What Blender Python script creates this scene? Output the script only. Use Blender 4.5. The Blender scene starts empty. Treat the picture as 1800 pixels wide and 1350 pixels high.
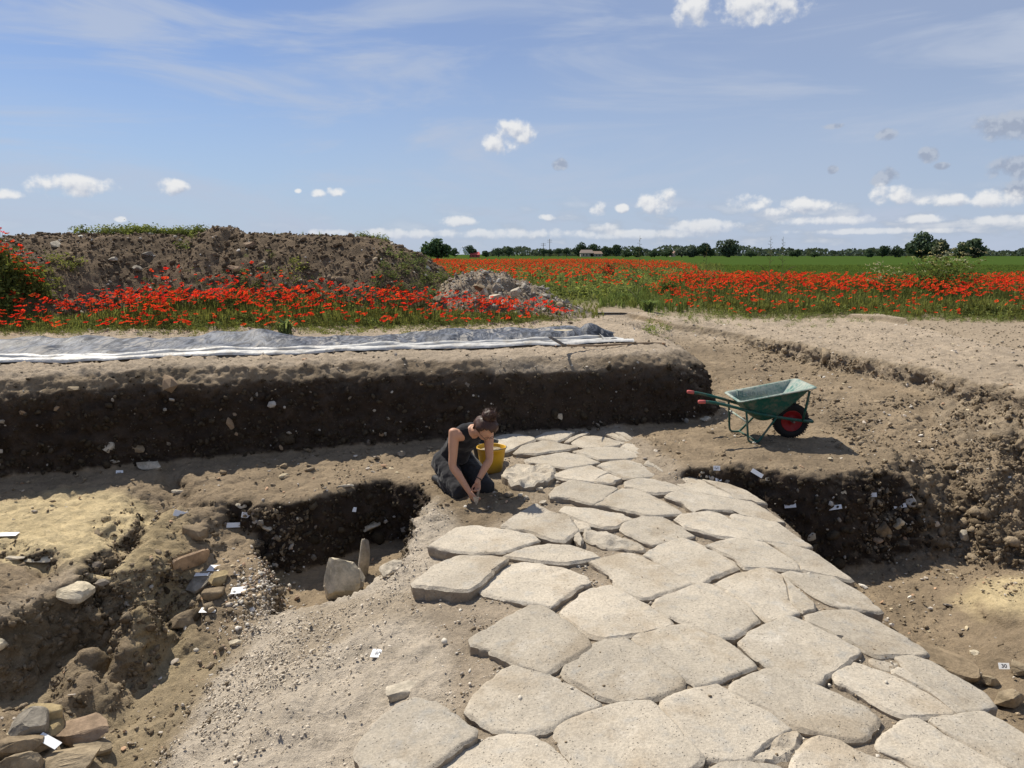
import bpy, bmesh, math, random
import numpy as np
from mathutils import Vector, Matrix, Quaternion
from mathutils.geometry import delaunay_2d_cdt

R = math.radians
random.seed(7); rng = np.random.default_rng(7)
scene = bpy.context.scene
col = scene.collection

# ------------------------------------------------------------------ camera
F = 1310.0; CZ = 2.3; PITCH = math.atan(228 / F)
cam_d = bpy.data.cameras.new('camera'); cam = bpy.data.objects.new('camera', cam_d); col.objects.link(cam)
cam.location = (0, 0, CZ); cam.rotation_euler = (math.pi / 2 - PITCH, 0, 0)
cam_d.sensor_fit = 'HORIZONTAL'; cam_d.sensor_width = 36.0; cam_d.lens = 36.0 * F / 1800.0
cam_d.clip_start = 0.05; cam_d.clip_end = 12000
scene.camera = cam

# ------------------------------------------------------------------ light, sky, exposure
SUN_EL, SUN_AZ = R(52), R(-42)          # azimuth measured from +Y (view direction), negative = left
to_sun = Vector((math.sin(SUN_AZ) * math.cos(SUN_EL), math.cos(SUN_AZ) * math.cos(SUN_EL), math.sin(SUN_EL)))
sun_d = bpy.data.lights.new('sun', 'SUN'); sun = bpy.data.objects.new('sun', sun_d); col.objects.link(sun)
sun_d.energy = 5.0; sun_d.angle = R(0.5); sun_d.color = (1.0, 0.93, 0.81)
sun.rotation_euler = to_sun.to_track_quat('Z', 'Y').to_euler()
sun.location = (-20, 20, 30)
vs = scene.view_settings
vs.view_transform = 'Standard'; vs.look = 'None'; vs.exposure = 0.32; vs.gamma = 1.0; vs.use_curve_mapping = False
scene.cycles.max_bounces = 6; scene.cycles.diffuse_bounces = 3; scene.cycles.transparent_max_bounces = 8

def pix_dir(px, py):
    u = (px - 900) / F; v = -(py - 675) / F
    c, s = math.cos(PITCH), math.sin(PITCH)
    return (u, c + v * s, -s + v * c)
def P(px, py, z=0.0):
    d = pix_dir(px, py); t = (z - CZ) / d[2]
    return Vector((d[0] * t, d[1] * t, z))
def PY(px, py, y):                       # point of the sight line at distance y
    d = pix_dir(px, py); t = y / d[1]
    return Vector((d[0] * t, y, CZ + d[2] * t))
def azel(px, py):
    d = pix_dir(px, py); n = math.sqrt(sum(q * q for q in d))
    return math.degrees(math.atan2(d[0], d[1])), math.degrees(math.asin(d[2] / n))

# ------------------------------------------------------------------ node helper
class NT:
    def __init__(s, tree): s.t = tree; s.n = tree.nodes; s.l = tree.links
    def new(s, typ, **kw):
        n = s.n.new(typ)
        for k, v in kw.items(): setattr(n, k, v)
        return n
    def set(s, n, key, v):
        inp = n.inputs[key]
        if hasattr(v, 'is_output') or isinstance(v, bpy.types.NodeSocket): s.l.new(v, inp)
        else: inp.default_value = v
    def math(s, op, a, b=None, c=None, clamp=False):
        n = s.new('ShaderNodeMath', operation=op, use_clamp=clamp)
        s.set(n, 0, a)
        if b is not None: s.set(n, 1, b)
        if c is not None: s.set(n, 2, c)
        return n.outputs[0]
    def mix(s, f, a, b, blend='MIX'):
        n = s.new('ShaderNodeMix', data_type='RGBA', blend_type=blend)
        s.set(n, 0, f); s.set(n, 6, rgba(a)); s.set(n, 7, rgba(b))
        return n.outputs[2]
    def smooth(s, x, lo, hi, a=0.0, b=1.0):
        n = s.new('ShaderNodeMapRange', interpolation_type='SMOOTHSTEP')
        s.set(n, 0, x); s.set(n, 1, lo); s.set(n, 2, hi); s.set(n, 3, a); s.set(n, 4, b)
        return n.outputs[0]
    def noise(s, vec, scale, detail=4.0, rough=0.55, dist=0.0):
        n = s.new('ShaderNodeTexNoise')
        if vec is not None: s.l.new(vec, n.inputs['Vector'])
        n.inputs['Scale'].default_value = scale; n.inputs['Detail'].default_value = detail
        n.inputs['Roughness'].default_value = rough; n.inputs['Distortion'].default_value = dist
        return n.outputs[0]
    def voronoi(s, vec, scale, feature='F1', out='Distance'):
        n = s.new('ShaderNodeTexVoronoi', feature=feature)
        if vec is not None: s.l.new(vec, n.inputs['Vector'])
        n.inputs['Scale'].default_value = scale
        return n.outputs[out]
    def bump(s, h, strength, dist, normal=None):
        n = s.new('ShaderNodeBump'); s.set(n, 'Strength', strength); s.set(n, 'Distance', dist); s.set(n, 'Height', h)
        if normal is not None: s.l.new(normal, n.inputs['Normal'])
        return n.outputs[0]
    def attr(s, name, out='Color'):
        n = s.new('ShaderNodeAttribute'); n.attribute_name = name; return n.outputs[out]
    def objco(s): return s.new('ShaderNodeTexCoord').outputs['Object']
    def pos(s): return s.new('ShaderNodeNewGeometry').outputs['Position']
def rgba(c):
    if isinstance(c, (tuple, list)): return (*c, 1.0) if len(c) == 3 else tuple(c)
    return c
def new_mat(name):
    m = bpy.data.materials.new(name); m.use_nodes = True
    nt = NT(m.node_tree); b = m.node_tree.nodes['Principled BSDF']
    b.inputs['Roughness'].default_value = 0.9; b.inputs['Specular IOR Level'].default_value = 0.25
    return m, nt, b

# ------------------------------------------------------------------ world
world = bpy.data.worlds.new('World'); scene.world = world; world.use_nodes = True
world.cycles.sampling_method = 'NONE'
def build_world():
    nt = NT(world.node_tree); nt.n.clear()
    out = nt.new('ShaderNodeOutputWorld'); bg = nt.new('ShaderNodeBackground')
    bg.inputs['Strength'].default_value = 0.065
    nt.l.new(bg.outputs[0], out.inputs[0])
    sky = nt.new('ShaderNodeTexSky', sky_type='NISHITA')
    sky.sun_disc = False; sky.sun_elevation = SUN_EL; sky.sun_rotation = SUN_AZ
    sky.air_density = 1.0; sky.dust_density = 0.15; sky.ozone_density = 1.5; sky.altitude = 0
    dirv = nt.new('ShaderNodeTexCoord').outputs['Generated']
    sep = nt.new('ShaderNodeSeparateXYZ'); nt.l.new(dirv, sep.inputs[0])
    az = nt.math('MULTIPLY', nt.math('ARCTAN2', sep.outputs[0], sep.outputs[1]), 57.29578)
    el = nt.math('MULTIPLY', nt.math('ARCSINE', sep.outputs[2]), 57.29578)
    comb = nt.new('ShaderNodeCombineXYZ'); nt.l.new(az, comb.inputs[0]); nt.l.new(el, comb.inputs[1])
    ae = comb.outputs[0]
    skyc = nt.mix(1.0, sky.outputs[0], (0.92, 0.95, 1.14), 'MULTIPLY')
    skyc = nt.mix(nt.smooth(el, 16, -1, 0.0, .75), skyc, (4.7, 6.2, 8.6))
    # high cirrus veil: long streaks that thicken to the right, all round the dome
    mp = nt.new('ShaderNodeMapping'); mp.inputs['Scale'].default_value = (0.030, 0.15, 1.0); mp.inputs['Rotation'].default_value = (0, 0, R(7))
    nt.l.new(ae, mp.inputs[0])
    c1 = nt.noise(mp.outputs[0], 1.6, 5, 0.60, 0.6)
    mp2 = nt.new('ShaderNodeMapping'); mp2.inputs['Scale'].default_value = (0.016, 0.03, 1.0); mp2.inputs['Location'].default_value = (3.1, 1.7, 0)
    nt.l.new(ae, mp2.inputs[0])
    c2 = nt.noise(mp2.outputs[0], 1.2, 3, 0.5)
    side = nt.smooth(az, -26, 22, 0.0, 1.0)
    veil = nt.math('MULTIPLY_ADD', side, 0.66, nt.math('MULTIPLY', nt.smooth(c1, 0.44, 0.68), 0.75))
    veil = nt.math('MULTIPLY', veil, nt.smooth(c2, 0.32, 0.60, 0.55, 1.0))
    veil = nt.math('MINIMUM', veil, 0.86)
    skyc = nt.mix(veil, skyc, (6.0, 6.8, 8.4))
    # cumulus: separate clouds, each a lobe set broken up by noise
    warp = nt.noise(ae, 0.70, 3, 0.5)
    fine = nt.noise(ae, 1.0, 5, 0.6)
    CL = [(130,328,66,20,1),(298,328,31,13,1),(8,340,26,9,1),(212,385,12,5,.8),(560,340,14,7,.7),(590,337,16,8,.8),(524,336,6,4,.6),
          (580,409,32,7,1),(800,389,36,9,1),(878,252,34,18,1),(908,232,36,20,1),(1155,356,30,23,1),(1050,368,16,12,.9),(960,382,14,6,.8),(1092,366,12,8,.6),
          (1060,401,22,8,1),(1315,358,40,15,.9),(1365,372,34,9,.8),(1425,362,52,14,.8),(1570,342,36,17,1),(1555,310,26,16,.3),(1665,352,52,12,.75),(1752,350,56,16,.75),(1775,222,62,28,.25),
          (1790,294,56,22,.2),(1345,10,80,30,.55),(1215,12,32,34,.7),(1455,388,80,9,.7),(1620,386,60,8,.7),(1745,388,70,10,.7),(1240,400,60,13,.7),
          (985,290,14,11,.15),(1560,236,22,12,.1),(1632,272,18,14,.1),(1655,292,14,6,.1),(1462,222,20,6,.15),(1465,298,9,8,.1),(1540,406,150,6,.7),(700,411,75,9,.9),(880,411,140,9,.9),(1120,412,150,9,.8),(1790,335,40,20,.4)]
    def lobes(cl, ae=ae):
        D = None
        for (x, y, w, h, br) in cl:
            a0, e0 = azel(x, y); a1, _ = azel(x + w, y); _, e1 = azel(x, y - h); ka, ke = 1 / (a1 - a0), 1 / (e1 - e0)
            m = nt.new('ShaderNodeVectorMath', operation='MULTIPLY_ADD'); nt.l.new(ae, m.inputs[0])
            m.inputs[1].default_value = (ka, ke, 0); m.inputs[2].default_value = (-a0 * ka, -e0 * ke, 0)
            d = nt.new('ShaderNodeVectorMath', operation='DOT_PRODUCT'); nt.l.new(m.outputs[0], d.inputs[0]); nt.l.new(m.outputs[0], d.inputs[1])
            D = d.outputs['Value'] if D is None else nt.math('MINIMUM', D, d.outputs['Value'])
        return nt.math('SUBTRACT', 1.0, nt.math('MINIMUM', D, 4.0))
    sh = nt.new('ShaderNodeVectorMath', operation='ADD'); nt.l.new(ae, sh.inputs[0]); sh.inputs[1].default_value = (-.14, .40, 0)
    fine2 = nt.noise(sh.outputs[0], 1.0, 3, 0.6); warp2 = nt.noise(sh.outputs[0], 0.70, 2, 0.5)
    rag = nt.math('ADD', nt.math('MULTIPLY_ADD', warp, 3.6, -1.8), nt.math('MULTIPLY_ADD', fine, 3.0, -1.5))
    dens = nt.math('ADD', lobes([c for c in CL if c[4] > .5]), rag)
    rag2 = nt.math('ADD', nt.math('MULTIPLY_ADD', warp2, 3.6, -1.8), nt.math('MULTIPLY_ADD', fine2, 3.0, -1.5))
    densu = nt.math('ADD', lobes([c for c in CL if c[4] > .5], sh.outputs[0]), rag2)
    dens2 = nt.math('ADD', lobes([c for c in CL if c[4] <= .5]), rag)
    alpha = nt.smooth(dens, -0.45, 1.0); alpha2 = nt.smooth(dens2, -0.3, 0.9)
    # a bank of small distant cumulus along the whole horizon
    mp3 = nt.new('ShaderNodeMapping'); mp3.inputs['Scale'].default_value = (0.30, 0.85, 1.0); nt.l.new(ae, mp3.inputs[0])
    nb = nt.noise(mp3.outputs[0], 1.0, 4, 0.5)
    band = nt.math('MULTIPLY', nt.smooth(el, 0.2, 1.2), nt.smooth(el, 5.2, 1.4))
    ab = nt.math('MULTIPLY', nt.smooth(nb, 0.46, 0.60), nt.math('MULTIPLY', band, nt.smooth(az, -14, 12, 0.15, 0.85)))
    relief = nt.math('ADD', nt.math('SUBTRACT', fine, fine2), nt.math('MULTIPLY', nt.math('SUBTRACT', warp, warp2), 1.2))
    lit = nt.math('MULTIPLY_ADD', nt.math('SUBTRACT', dens, densu), .55, .45)
    ccol = nt.mix(nt.smooth(lit, -0.45, 1.05), (5.6, 6.2, 7.5), (10.5, 10.5, 10.5))
    alpha = nt.math('MULTIPLY', alpha, nt.smooth(el, .2, 4.0, .5, 1.0))
    gcol = nt.mix(nt.smooth(relief, -.12, .16), (4.1, 4.7, 6.0), (5.9, 6.5, 7.6))
    bcol = nt.mix(nt.smooth(nb, 0.52, 0.72), (5.2, 6.0, 7.3), (8.6, 8.8, 9.2))
    skyc = nt.mix(nt.math('MULTIPLY', ab, 0.85), skyc, bcol)
    skyc = nt.mix(nt.math('MULTIPLY', alpha2, 0.8), skyc, gcol)
    skyc = nt.mix(nt.math('MULTIPLY', alpha, 0.93), skyc, ccol)
    nt.l.new(skyc, bg.inputs['Color'])
build_world()

# ------------------------------------------------------------------ numpy noise
_perm = np.random.default_rng(3).permutation(256).astype(np.int32); _perm = np.concatenate([_perm, _perm, _perm])
_grad = np.random.default_rng(4).normal(size=(256, 3)); _grad /= np.linalg.norm(_grad, axis=1)[:, None]
def perlin(p):
    p = np.asarray(p, float); i = np.floor(p).astype(np.int64); f = p - i; i &= 255
    u = f * f * f * (f * (f * 6 - 15) + 10); r = 0
    for dx in (0, 1):
        for dy in (0, 1):
            for dz in (0, 1):
                h = _perm[_perm[_perm[(i[:, 0] + dx) & 255] + ((i[:, 1] + dy) & 255)] + ((i[:, 2] + dz) & 255)]
                g = _grad[h]
                dot = g[:, 0] * (f[:, 0] - dx) + g[:, 1] * (f[:, 1] - dy) + g[:, 2] * (f[:, 2] - dz)
                r = r + dot * (u[:, 0] if dx else 1 - u[:, 0]) * (u[:, 1] if dy else 1 - u[:, 1]) * (u[:, 2] if dz else 1 - u[:, 2])
    return r * 1.6
def fbm(p, sc, octv=4, gain=0.5):
    p = np.asarray(p, float) * sc; a = 1; t = 0
    for _ in range(octv): t = t + a * perlin(p); p = p * 2.03 + 17.1; a *= gain
    return t
def ridged(p, sc, octv=3):
    p = np.asarray(p, float) * sc; a = 1; t = 0
    for _ in range(octv): t = t + a * (1 - 2 * np.abs(perlin(p))); p = p * 2.1 + 9.3; a *= 0.5
    return t
def sstep(a, b, x):
    t = np.clip((x - a) / (b - a), 0, 1); return t * t * (3 - 2 * t)
def in_poly(x, y, poly):
    x = np.asarray(x); y = np.asarray(y); c = np.zeros(x.shape, bool); n = len(poly)
    for i in range(n):
        x1, y1 = poly[i][:2]; x2, y2 = poly[(i + 1) % n][:2]
        if y1 == y2: continue
        c ^= ((y1 > y) != (y2 > y)) & (x < (x2 - x1) * (y - y1) / (y2 - y1) + x1)
    return c
def poly_dist(x, y, poly, closed=True):
    d = np.full(np.shape(x), 1e9); n = len(poly)
    for i in range(n if closed else n - 1):
        x1, y1 = poly[i][:2]; x2, y2 = poly[(i + 1) % n][:2]
        ex, ey = x2 - x1, y2 - y1; L = ex * ex + ey * ey + 1e-12
        t = np.clip(((x - x1) * ex + (y - y1) * ey) / L, 0, 1)
        d = np.minimum(d, np.hypot(x - x1 - t * ex, y - y1 - t * ey))
    return d
def soft_in(x, y, poly, w):             # ~1 inside, 0 outside, blended over w
    s = poly_dist(x, y, poly) * np.where(in_poly(x, y, poly), 1, -1)
    return sstep(-w, w, s)

# ------------------------------------------------------------------ mesh helpers
def np_mesh(name, v, faces, mat=None, smooth=True, cols=None, mats=None, mat_idx=None):
    """faces: (n,3)/(n,4) array, or a list of such arrays"""
    if isinstance(faces, list) and isinstance(faces[0], tuple): faces = np.array(faces)
    if not isinstance(faces, list): faces = [faces]
    faces = [np.asarray(f, np.int32) for f in faces if len(f)]
    me = bpy.data.meshes.new(name)
    v = np.ascontiguousarray(v, np.float32); me.vertices.add(len(v)); me.vertices.foreach_set('co', v.ravel())
    loops = np.concatenate([f.ravel() for f in faces]).astype(np.int32)
    tot = np.concatenate([np.full(len(f), f.shape[1], np.int32) for f in faces])
    start = np.concatenate([[0], np.cumsum(tot)[:-1]]).astype(np.int32)
    me.loops.add(len(loops)); me.loops.foreach_set('vertex_index', loops)
    me.polygons.add(len(tot)); me.polygons.foreach_set('loop_start', start)
    try: me.polygons.foreach_set('loop_total', tot)
    except Exception: pass
    if mat_idx is not None: me.polygons.foreach_set('material_index', np.asarray(mat_idx, np.int32))
    me.update(calc_edges=True); me.validate()
    me.polygons.foreach_set('use_smooth', np.full(len(me.polygons), smooth))
    if cols is not None:
        a = me.color_attributes.new('col', 'FLOAT_COLOR', 'POINT')
        c4 = np.ones((len(v), 4), np.float32); c4[:, :3] = cols; a.data.foreach_set('color', c4.ravel())
    for m in (mats or ([mat] if mat else [])): me.materials.append(m)
    return me
def link(name, data, parent=None, loc=None, rot=None, label=None, cat=None, group=None, kind=None):
    o = bpy.data.objects.new(name, data); col.objects.link(o)
    if parent is not None: o.parent = parent
    if loc is not None: o.location = loc
    if rot is not None: o.rotation_euler = rot
    if label: o['label'] = label
    if cat: o['category'] = cat
    if group: o['group'] = group
    if kind: o['kind'] = kind
    return o
def bm_obj(name, bm, mat, smooth=False, **kw):
    me = bpy.data.meshes.new(name); bm.normal_update(); bm.to_mesh(me); bm.free()
    if isinstance(mat, (list, tuple)):
        for m in mat: me.materials.append(m)
    elif mat: me.materials.append(mat)
    for p in me.polygons: p.use_smooth = smooth
    return link(name, me, **kw)
def get_np(me):
    v = np.empty(len(me.vertices) * 3, np.float32); me.vertices.foreach_get('co', v); v = v.reshape(-1, 3)
    n = np.empty(len(me.vertices) * 3, np.float32); me.vertices.foreach_get('normal', n)
    return v.astype(float), n.reshape(-1, 3).astype(float)
def remeshed(me, size, smooth_iter=0):
    o = bpy.data.objects.new('tmp', me); col.objects.link(o)
    m = o.modifiers.new('r', 'REMESH'); m.mode = 'VOXEL'; m.voxel_size = size
    if smooth_iter:
        s = o.modifiers.new('s', 'SMOOTH'); s.factor = 0.5; s.iterations = smooth_iter
    dg = bpy.context.evaluated_depsgraph_get()
    r = bpy.data.meshes.new_from_object(o.evaluated_get(dg))
    bpy.data.objects.remove(o); return r
def tube(pts, rad, sides=8, caps=True):
    """verts, quads of a tube along pts; rad scalar or list"""
    pts = [Vector(p) for p in pts]; n = len(pts)
    rad = [rad] * n if not hasattr(rad, '__len__') else rad
    V = []; Fq = []; up = None
    for i in range(n):
        t = (pts[min(i + 1, n - 1)] - pts[max(i - 1, 0)]).normalized()
        if up is None: up = t.orthogonal().normalized()
        up = (up - t * up.dot(t)).normalized(); b = t.cross(up)
        for k in range(sides):
            a = 2 * math.pi * k / sides; V.append(pts[i] + (up * math.cos(a) + b * math.sin(a)) * rad[i])
    for i in range(n - 1):
        for k in range(sides):
            k2 = (k + 1) % sides; Fq.append((i * sides + k, i * sides + k2, (i + 1) * sides + k2, (i + 1) * sides + k))
    Ft = []
    if caps:
        for e, base in ((0, 0), (n - 1, (n - 1) * sides)):
            ci = len(V); V.append(pts[e])
            for k in range(sides):
                k2 = (k + 1) % sides
                Ft.append((ci, base + k2, base + k) if e == 0 else (ci, base + k, base + k2))
    return V, Fq, Ft
def tube_obj(name, pts, rad, mat, sides=8, **kw):
    V, q, t = tube(pts, rad, sides); me = np_mesh(name, np.array([tuple(p) for p in V]), [q, t] if t else q, mat)
    return link(name, me, **kw)
def curve_pts(ctrl, n=24):
    """Catmull-Rom through ctrl"""
    c = [Vector(p) for p in ctrl]; c = [c[0] * 2 - c[1]] + c + [c[-1] * 2 - c[-2]]; out = []
    segs = len(c) - 3
    for i in range(n):
        t = i / (n - 1) * segs; k = min(int(t), segs - 1); t -= k; a, b, d, e = c[k:k + 4]
        out.append(0.5 * ((2 * b) + (d - a) * t + (2 * a - 5 * b + 4 * d - e) * t * t + (3 * b - a - 3 * d + e) * t ** 3))
    return out
def empty(name, loc, **kw):
    return link(name, None, loc=loc, **kw)
def scatter(tv, tf, pos, rot, scl, tcol=None, icol=None):
    """join many copies of template (tv verts, tf faces) with 3x3 rot (n,3,3) and scl (n,) or (n,3)"""
    n = len(pos); m = len(tv); scl = np.asarray(scl, float)
    if scl.ndim == 1: scl = np.repeat(scl[:, None], 3, 1)
    v = np.einsum('nij,nmj->nmi', rot, tv[None] * scl[:, None, :]) + pos[:, None, :]
    f = (tf[None] + (np.arange(n) * m)[:, None, None]).reshape(-1, tf.shape[1])
    c = None
    if icol is not None:
        c = np.repeat(icol[:, None, :], m, 1)
        if tcol is not None: c = c * tcol[None]
        c = c.reshape(-1, 3)
    return v.reshape(-1, 3), f, c
def merge(parts):
    V = []; Fs = []; C = []; o = 0
    for v, f, c in parts:
        V.append(v); Fs.append(f + o); C.append(c); o += len(v)
    return np.concatenate(V), Fs, (np.concatenate(C) if C[0] is not None else None)
def rotz(a):
    c, s = np.cos(a), np.sin(a); o = np.zeros((len(a), 3, 3)); o[:, 0, 0] = c; o[:, 0, 1] = -s; o[:, 1, 0] = s; o[:, 1, 1] = c; o[:, 2, 2] = 1
    return o
def rot_align(nrm, spin):
    """rotation whose z column is nrm"""
    nrm = nrm / np.linalg.norm(nrm, axis=1)[:, None]
    a = np.where(np.abs(nrm[:, 2:3]) < 0.9, np.array([[0, 0, 1.0]]), np.array([[1.0, 0, 0]]))
    x = np.cross(a, nrm); x /= np.linalg.norm(x, axis=1)[:, None]; y = np.cross(nrm, x)
    c, s = np.cos(spin)[:, None], np.sin(spin)[:, None]
    return np.stack([x * c + y * s, -x * s + y * c, nrm], axis=2)
def ico(sub=1):
    bm = bmesh.new(); bmesh.ops.create_icosphere(bm, subdivisions=sub, radius=1)
    v = np.array([tuple(q.co) for q in bm.verts]); f = np.array([[q.index for q in p.verts] for p in bm.faces]); bm.free(); return v, f
ICO1 = ico(1); ICO2 = ico(2); ICO3 = ico(3)
def rock_tpl(seed, sub=1, ang=0.35):
    v, f = (ICO1, ICO2, ICO3)[sub - 1] if sub <= 3 else ico(sub)
    r = np.random.default_rng(seed); v = v.copy()
    for _ in range(9):                                  # chop with random planes for flat facets
        n = r.normal(size=3); n /= np.linalg.norm(n); d = r.uniform(0.55, 0.9); s = v @ n
        v = np.where((s > d)[:, None], v - (s - d)[:, None] * n * 0.92, v)
    v = v * (1 + ang * 0.3 * fbm(v + seed * 3.1, 1.7, 2)[:, None])
    return v, f
# ------------------------------------------------------------------ ground surfaces as functions
def zr(x, y):                            # top of the paved road: rises away from the camera, cambered
    return np.interp(y, [1.5, 3, 6, 8.8, 10.5], [-.18, -.12, 0, .15, .18]) - .03 * (np.asarray(x) - .8) ** 2
def PR(px, py, off=0.0):
    z = 0.0
    for _ in range(8):
        p = P(px, py, z); z = float(zr(p.x, p.y)) + off
    return P(px, py, z)
def fz(x, y):                            # untouched field surface
    x = np.asarray(x, float); y = np.asarray(y, float)
    return 1.05 - 0.27 * sstep(2.3, 4.2, x) * (1 - sstep(10, 24, y))

X0, X1, Y0, Y1 = -7.6, 8.2, 1.8, 16.6    # the detailed excavation block
LIP = [(-7.6, 6.97), (-5.36, 7.7), (-3.84, 8.3), (-2.06, 8.9), (0, 9.28), (1.47, 9.55), (2.0, 9.72)]
def build_height():
    pts = []; edges = []
    def add(l, chain=False):
        i0 = len(pts)
        pts.extend([(float(a), float(b), float(c)) for a, b, c in l])
        if chain: edges.extend([(i0 + k, i0 + k + 1) for k in range(len(l) - 1)])
    def pp(l, chain=False): add([P(a, b, z) for a, b, z in l], chain)
    # --- section wall of the tarp block
    add([(x, y + .25, 1.06) for x, y in LIP] + [(2.25, 10.35, 1.05), (2.2, 11, 1.05), (2.05, 12.5, 1.05), (1.95, 14, 1.05)], True)
    add([(x, y, 1.02) for x, y in LIP] + [(2.38, 10.1, 1.0), (2.38, 11, 1.0), (2.2, 12.5, 1.02), (2.1, 14, 1.04)], True)
    add([(x + .04, y - .2, .84) for x, y in LIP] + [(2.52, 9.92, .85), (2.56, 11, .88), (2.36, 12.5, .95), (2.2, 14, 1.0)], True)
    add([(x + .06, y - .32, max(0., float(zr(x, y)) - .04) if x > -.4 else 0.02) for x, y in LIP] + [(2.68, 9.7, .2), (2.76, 11, .36), (2.58, 12.5, .56), (2.45, 14, .80)], True)
    add([(x, y - .75, .0 if x < -.4 else float(zr(x, y - .7)) - .05) for x, y in LIP[:-1]])
    # --- road bed between and under the slabs
    for yy in np.arange(2.0, 9.0, .5):
        for xx in (-.15, .5, 1.2, 1.9, 2.35):
            if yy > 7.0 and xx > 1.5: continue
            add([(xx, yy, float(zr(xx, yy)) - .026)])
    for yy in (2.0, 2.6, 3.2, 3.8, 4.4): add([(-.75, yy, float(zr(-.75, yy)) - .15)])
    add([(-.75, 5.0, -.2), (-.8, 5.5, -.19), (-.5, 5.9, -.14), (-.4, 6.4, -.1), (-.6, 7.2, -.05), (-.75, 7.8, -.03)])
    add([(2.57, yy, float(zr(2.57, yy)) - .12) for yy in (1.8, 3, 4, 5, 6, 6.8)], True)
    add([(2.72, yy, -.7) for yy in (1.8, 3, 4, 5, 6, 6.8)], True)
    # --- wheelbarrow platform and its cut front
    pp([(1090, 752, .17), (1120, 770, .16), (1155, 800, .14), (1188, 826, .11)])
    pp([(1196, 824, .14), (1215, 813, .19), (1300, 816, .19), (1400, 828, .17), (1500, 831, .14), (1560, 822, .12), (1600, 806, .1)], True)
    add([(1.80, 7.36, -.10), (2.12, 7.28, -.14), (2.5, 7.1, -.3)], True)
    add([(2.74, 6.98, -.7), (3.1, 6.86, -.76), (3.6, 6.92, -.78), (3.86, 7.02, -.76)], True)
    add([(2.6, 8.4, .2), (3.2, 8.4, .2), (2.2, 8.6, .19), (3.0, 9.4, .2), (3.6, 8.6, .2)])
    # --- right bank
    edge = [(2.75, 16.2), (3.35, 15.2), (4.35, 14.2)] + [tuple(P(a, b, z)[:2]) for a, b, z in [(1400, 598, .84), (1500, 620, .8), (1650, 650, .78), (1800, 690, .77)]] + [(5.95, 6.5), (6.1, 4), (6.2, 1.8)]
    add([(x, y, float(fz(x, y)) - .03) for x, y in edge], True)
    add([(x - .09, y - .05, float(fz(x, y)) - (.30 if y < 13.5 else .15)) for x, y in edge], True)
    add([(x + .30, y + .1, float(fz(x, y)) + .01) for x, y in edge])
    add([(2.75, 15.2, .90), (3.0, 13.6, .64), tuple(P(1330, 690, .36)), tuple(P(1420, 735, .24)), tuple(P(1500, 770, .21)), tuple(P(1570, 795, .18))], True)
    add([(2.65, 14.2, .78), (2.9, 12.6, .54), (3.1, 11.2, .36), (3.2, 10.2, .25)])
    add([P(1600, 985, -.72), P(1660, 985, -.72), P(1740, 995, -.7), P(1850, 1005, -.68), P(1960, 1080, -.68), (5.5, 3.4, -.7), (5.5, 1.8, -.7)], True)
    pp([(1640, 812, .05), (1720, 850, .0), (1615, 845, -.02), (1618, 885, -.22), (1625, 930, -.46), (1700, 915, -.4)])
    add([(3.2, 5.8, -.78), (3.3, 4.2, -.74), (3.3, 2.4, -.74), (4.3, 3, -.72)])
    pp([(1690, 1050, -.7), (1730, 1035, -.58), (1790, 1030, -.53), (1760, 1075, -.55), (1830, 1090, -.53), (1740, 1105, -.68), (1700, 1160, -.74)])
    # --- left: strip, pit, ledges, ditch
    pp([(296, 893, -.06), (380, 878, -.04), (440, 880, -.05), (500, 885, -.05), (560, 872, -.03), (620, 856, -.02), (680, 842, -.02), (730, 850, -.03), (757, 874, -.05)], True)
    rimN = [P(a, b, z) for a, b, z in [(470, 883, -.05), (560, 872, -.03), (620, 856, -.02), (680, 842, -.02), (730, 850, -.03)]]
    add([(p.x, p.y - .13, -.68) for p in rimN] + [(-.98, 6.85, -.62)], True)
    pp([(757, 874, -.05), (748, 905, -.07), (728, 940, -.12), (705, 975, -.18), (690, 992, -.22), (640, 1032, -.35), (580, 1055, -.47), (520, 1075, -.56), (470, 1087, -.61)], True)
    e = [P(a, b, z) for a, b, z in [(748, 905, -.07), (728, 940, -.12), (705, 975, -.18), (680, 1000, -.25), (640, 1032, -.35), (580, 1055, -.47)]]
    add([(p.x - .12, p.y + .02, -.7) for p in e], True)
    pp([(450, 945, -.38), (464, 985, -.42), (468, 1030, -.48), (468, 1070, -.57)], True)
    w = [P(a, b, z) for a, b, z in [(450, 945, -.38), (464, 985, -.42), (468, 1030, -.48), (468, 1070, -.57)]]
    add([(p.x + .1, p.y, -.74) for p in w], True)
    pp([(520, 1040, -.77), (560, 1020, -.76)])
    pp([(312, 925, -.34), (360, 935, -.36), (430, 935, -.36), (340, 1000, -.42), (400, 1000, -.42), (430, 1060, -.52), (370, 1085, -.58)])
    pp([(0, 885, -.07), (100, 875, -.06), (200, 880, -.07), (150, 930, -.1), (30, 940, -.11)])
    pp([(290, 897, -.08), (270, 925, -.1), (247, 950, -.14), (225, 978, -.2)], True)
    pp([(296, 925, -.3), (272, 955, -.36), (240, 995, -.44), (205, 1050, -.55)], True)
    pp([(318, 958, -.24), (285, 990, -.25), (255, 1035, -.29), (232, 1080, -.36)], True)
    pp([(338, 1010, -.44), (318, 1060, -.62), (296, 1108, -.74), (262, 1125, -.74)], True)
    pp([(222, 908, -.12), (217, 930, -.24), (206, 960, -.27)], True)
    pp([(205, 915, -.1), (192, 955, -.14), (240, 915, -.1), (226, 955, -.15)])
    pp([(0, 978, -.13), (60, 970, -.12), (130, 978, -.13), (185, 985, -.16)], True)
    pp([(0, 1005, -.3), (60, 1008, -.3), (150, 1010, -.24), (200, 1005, -.28)])
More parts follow.
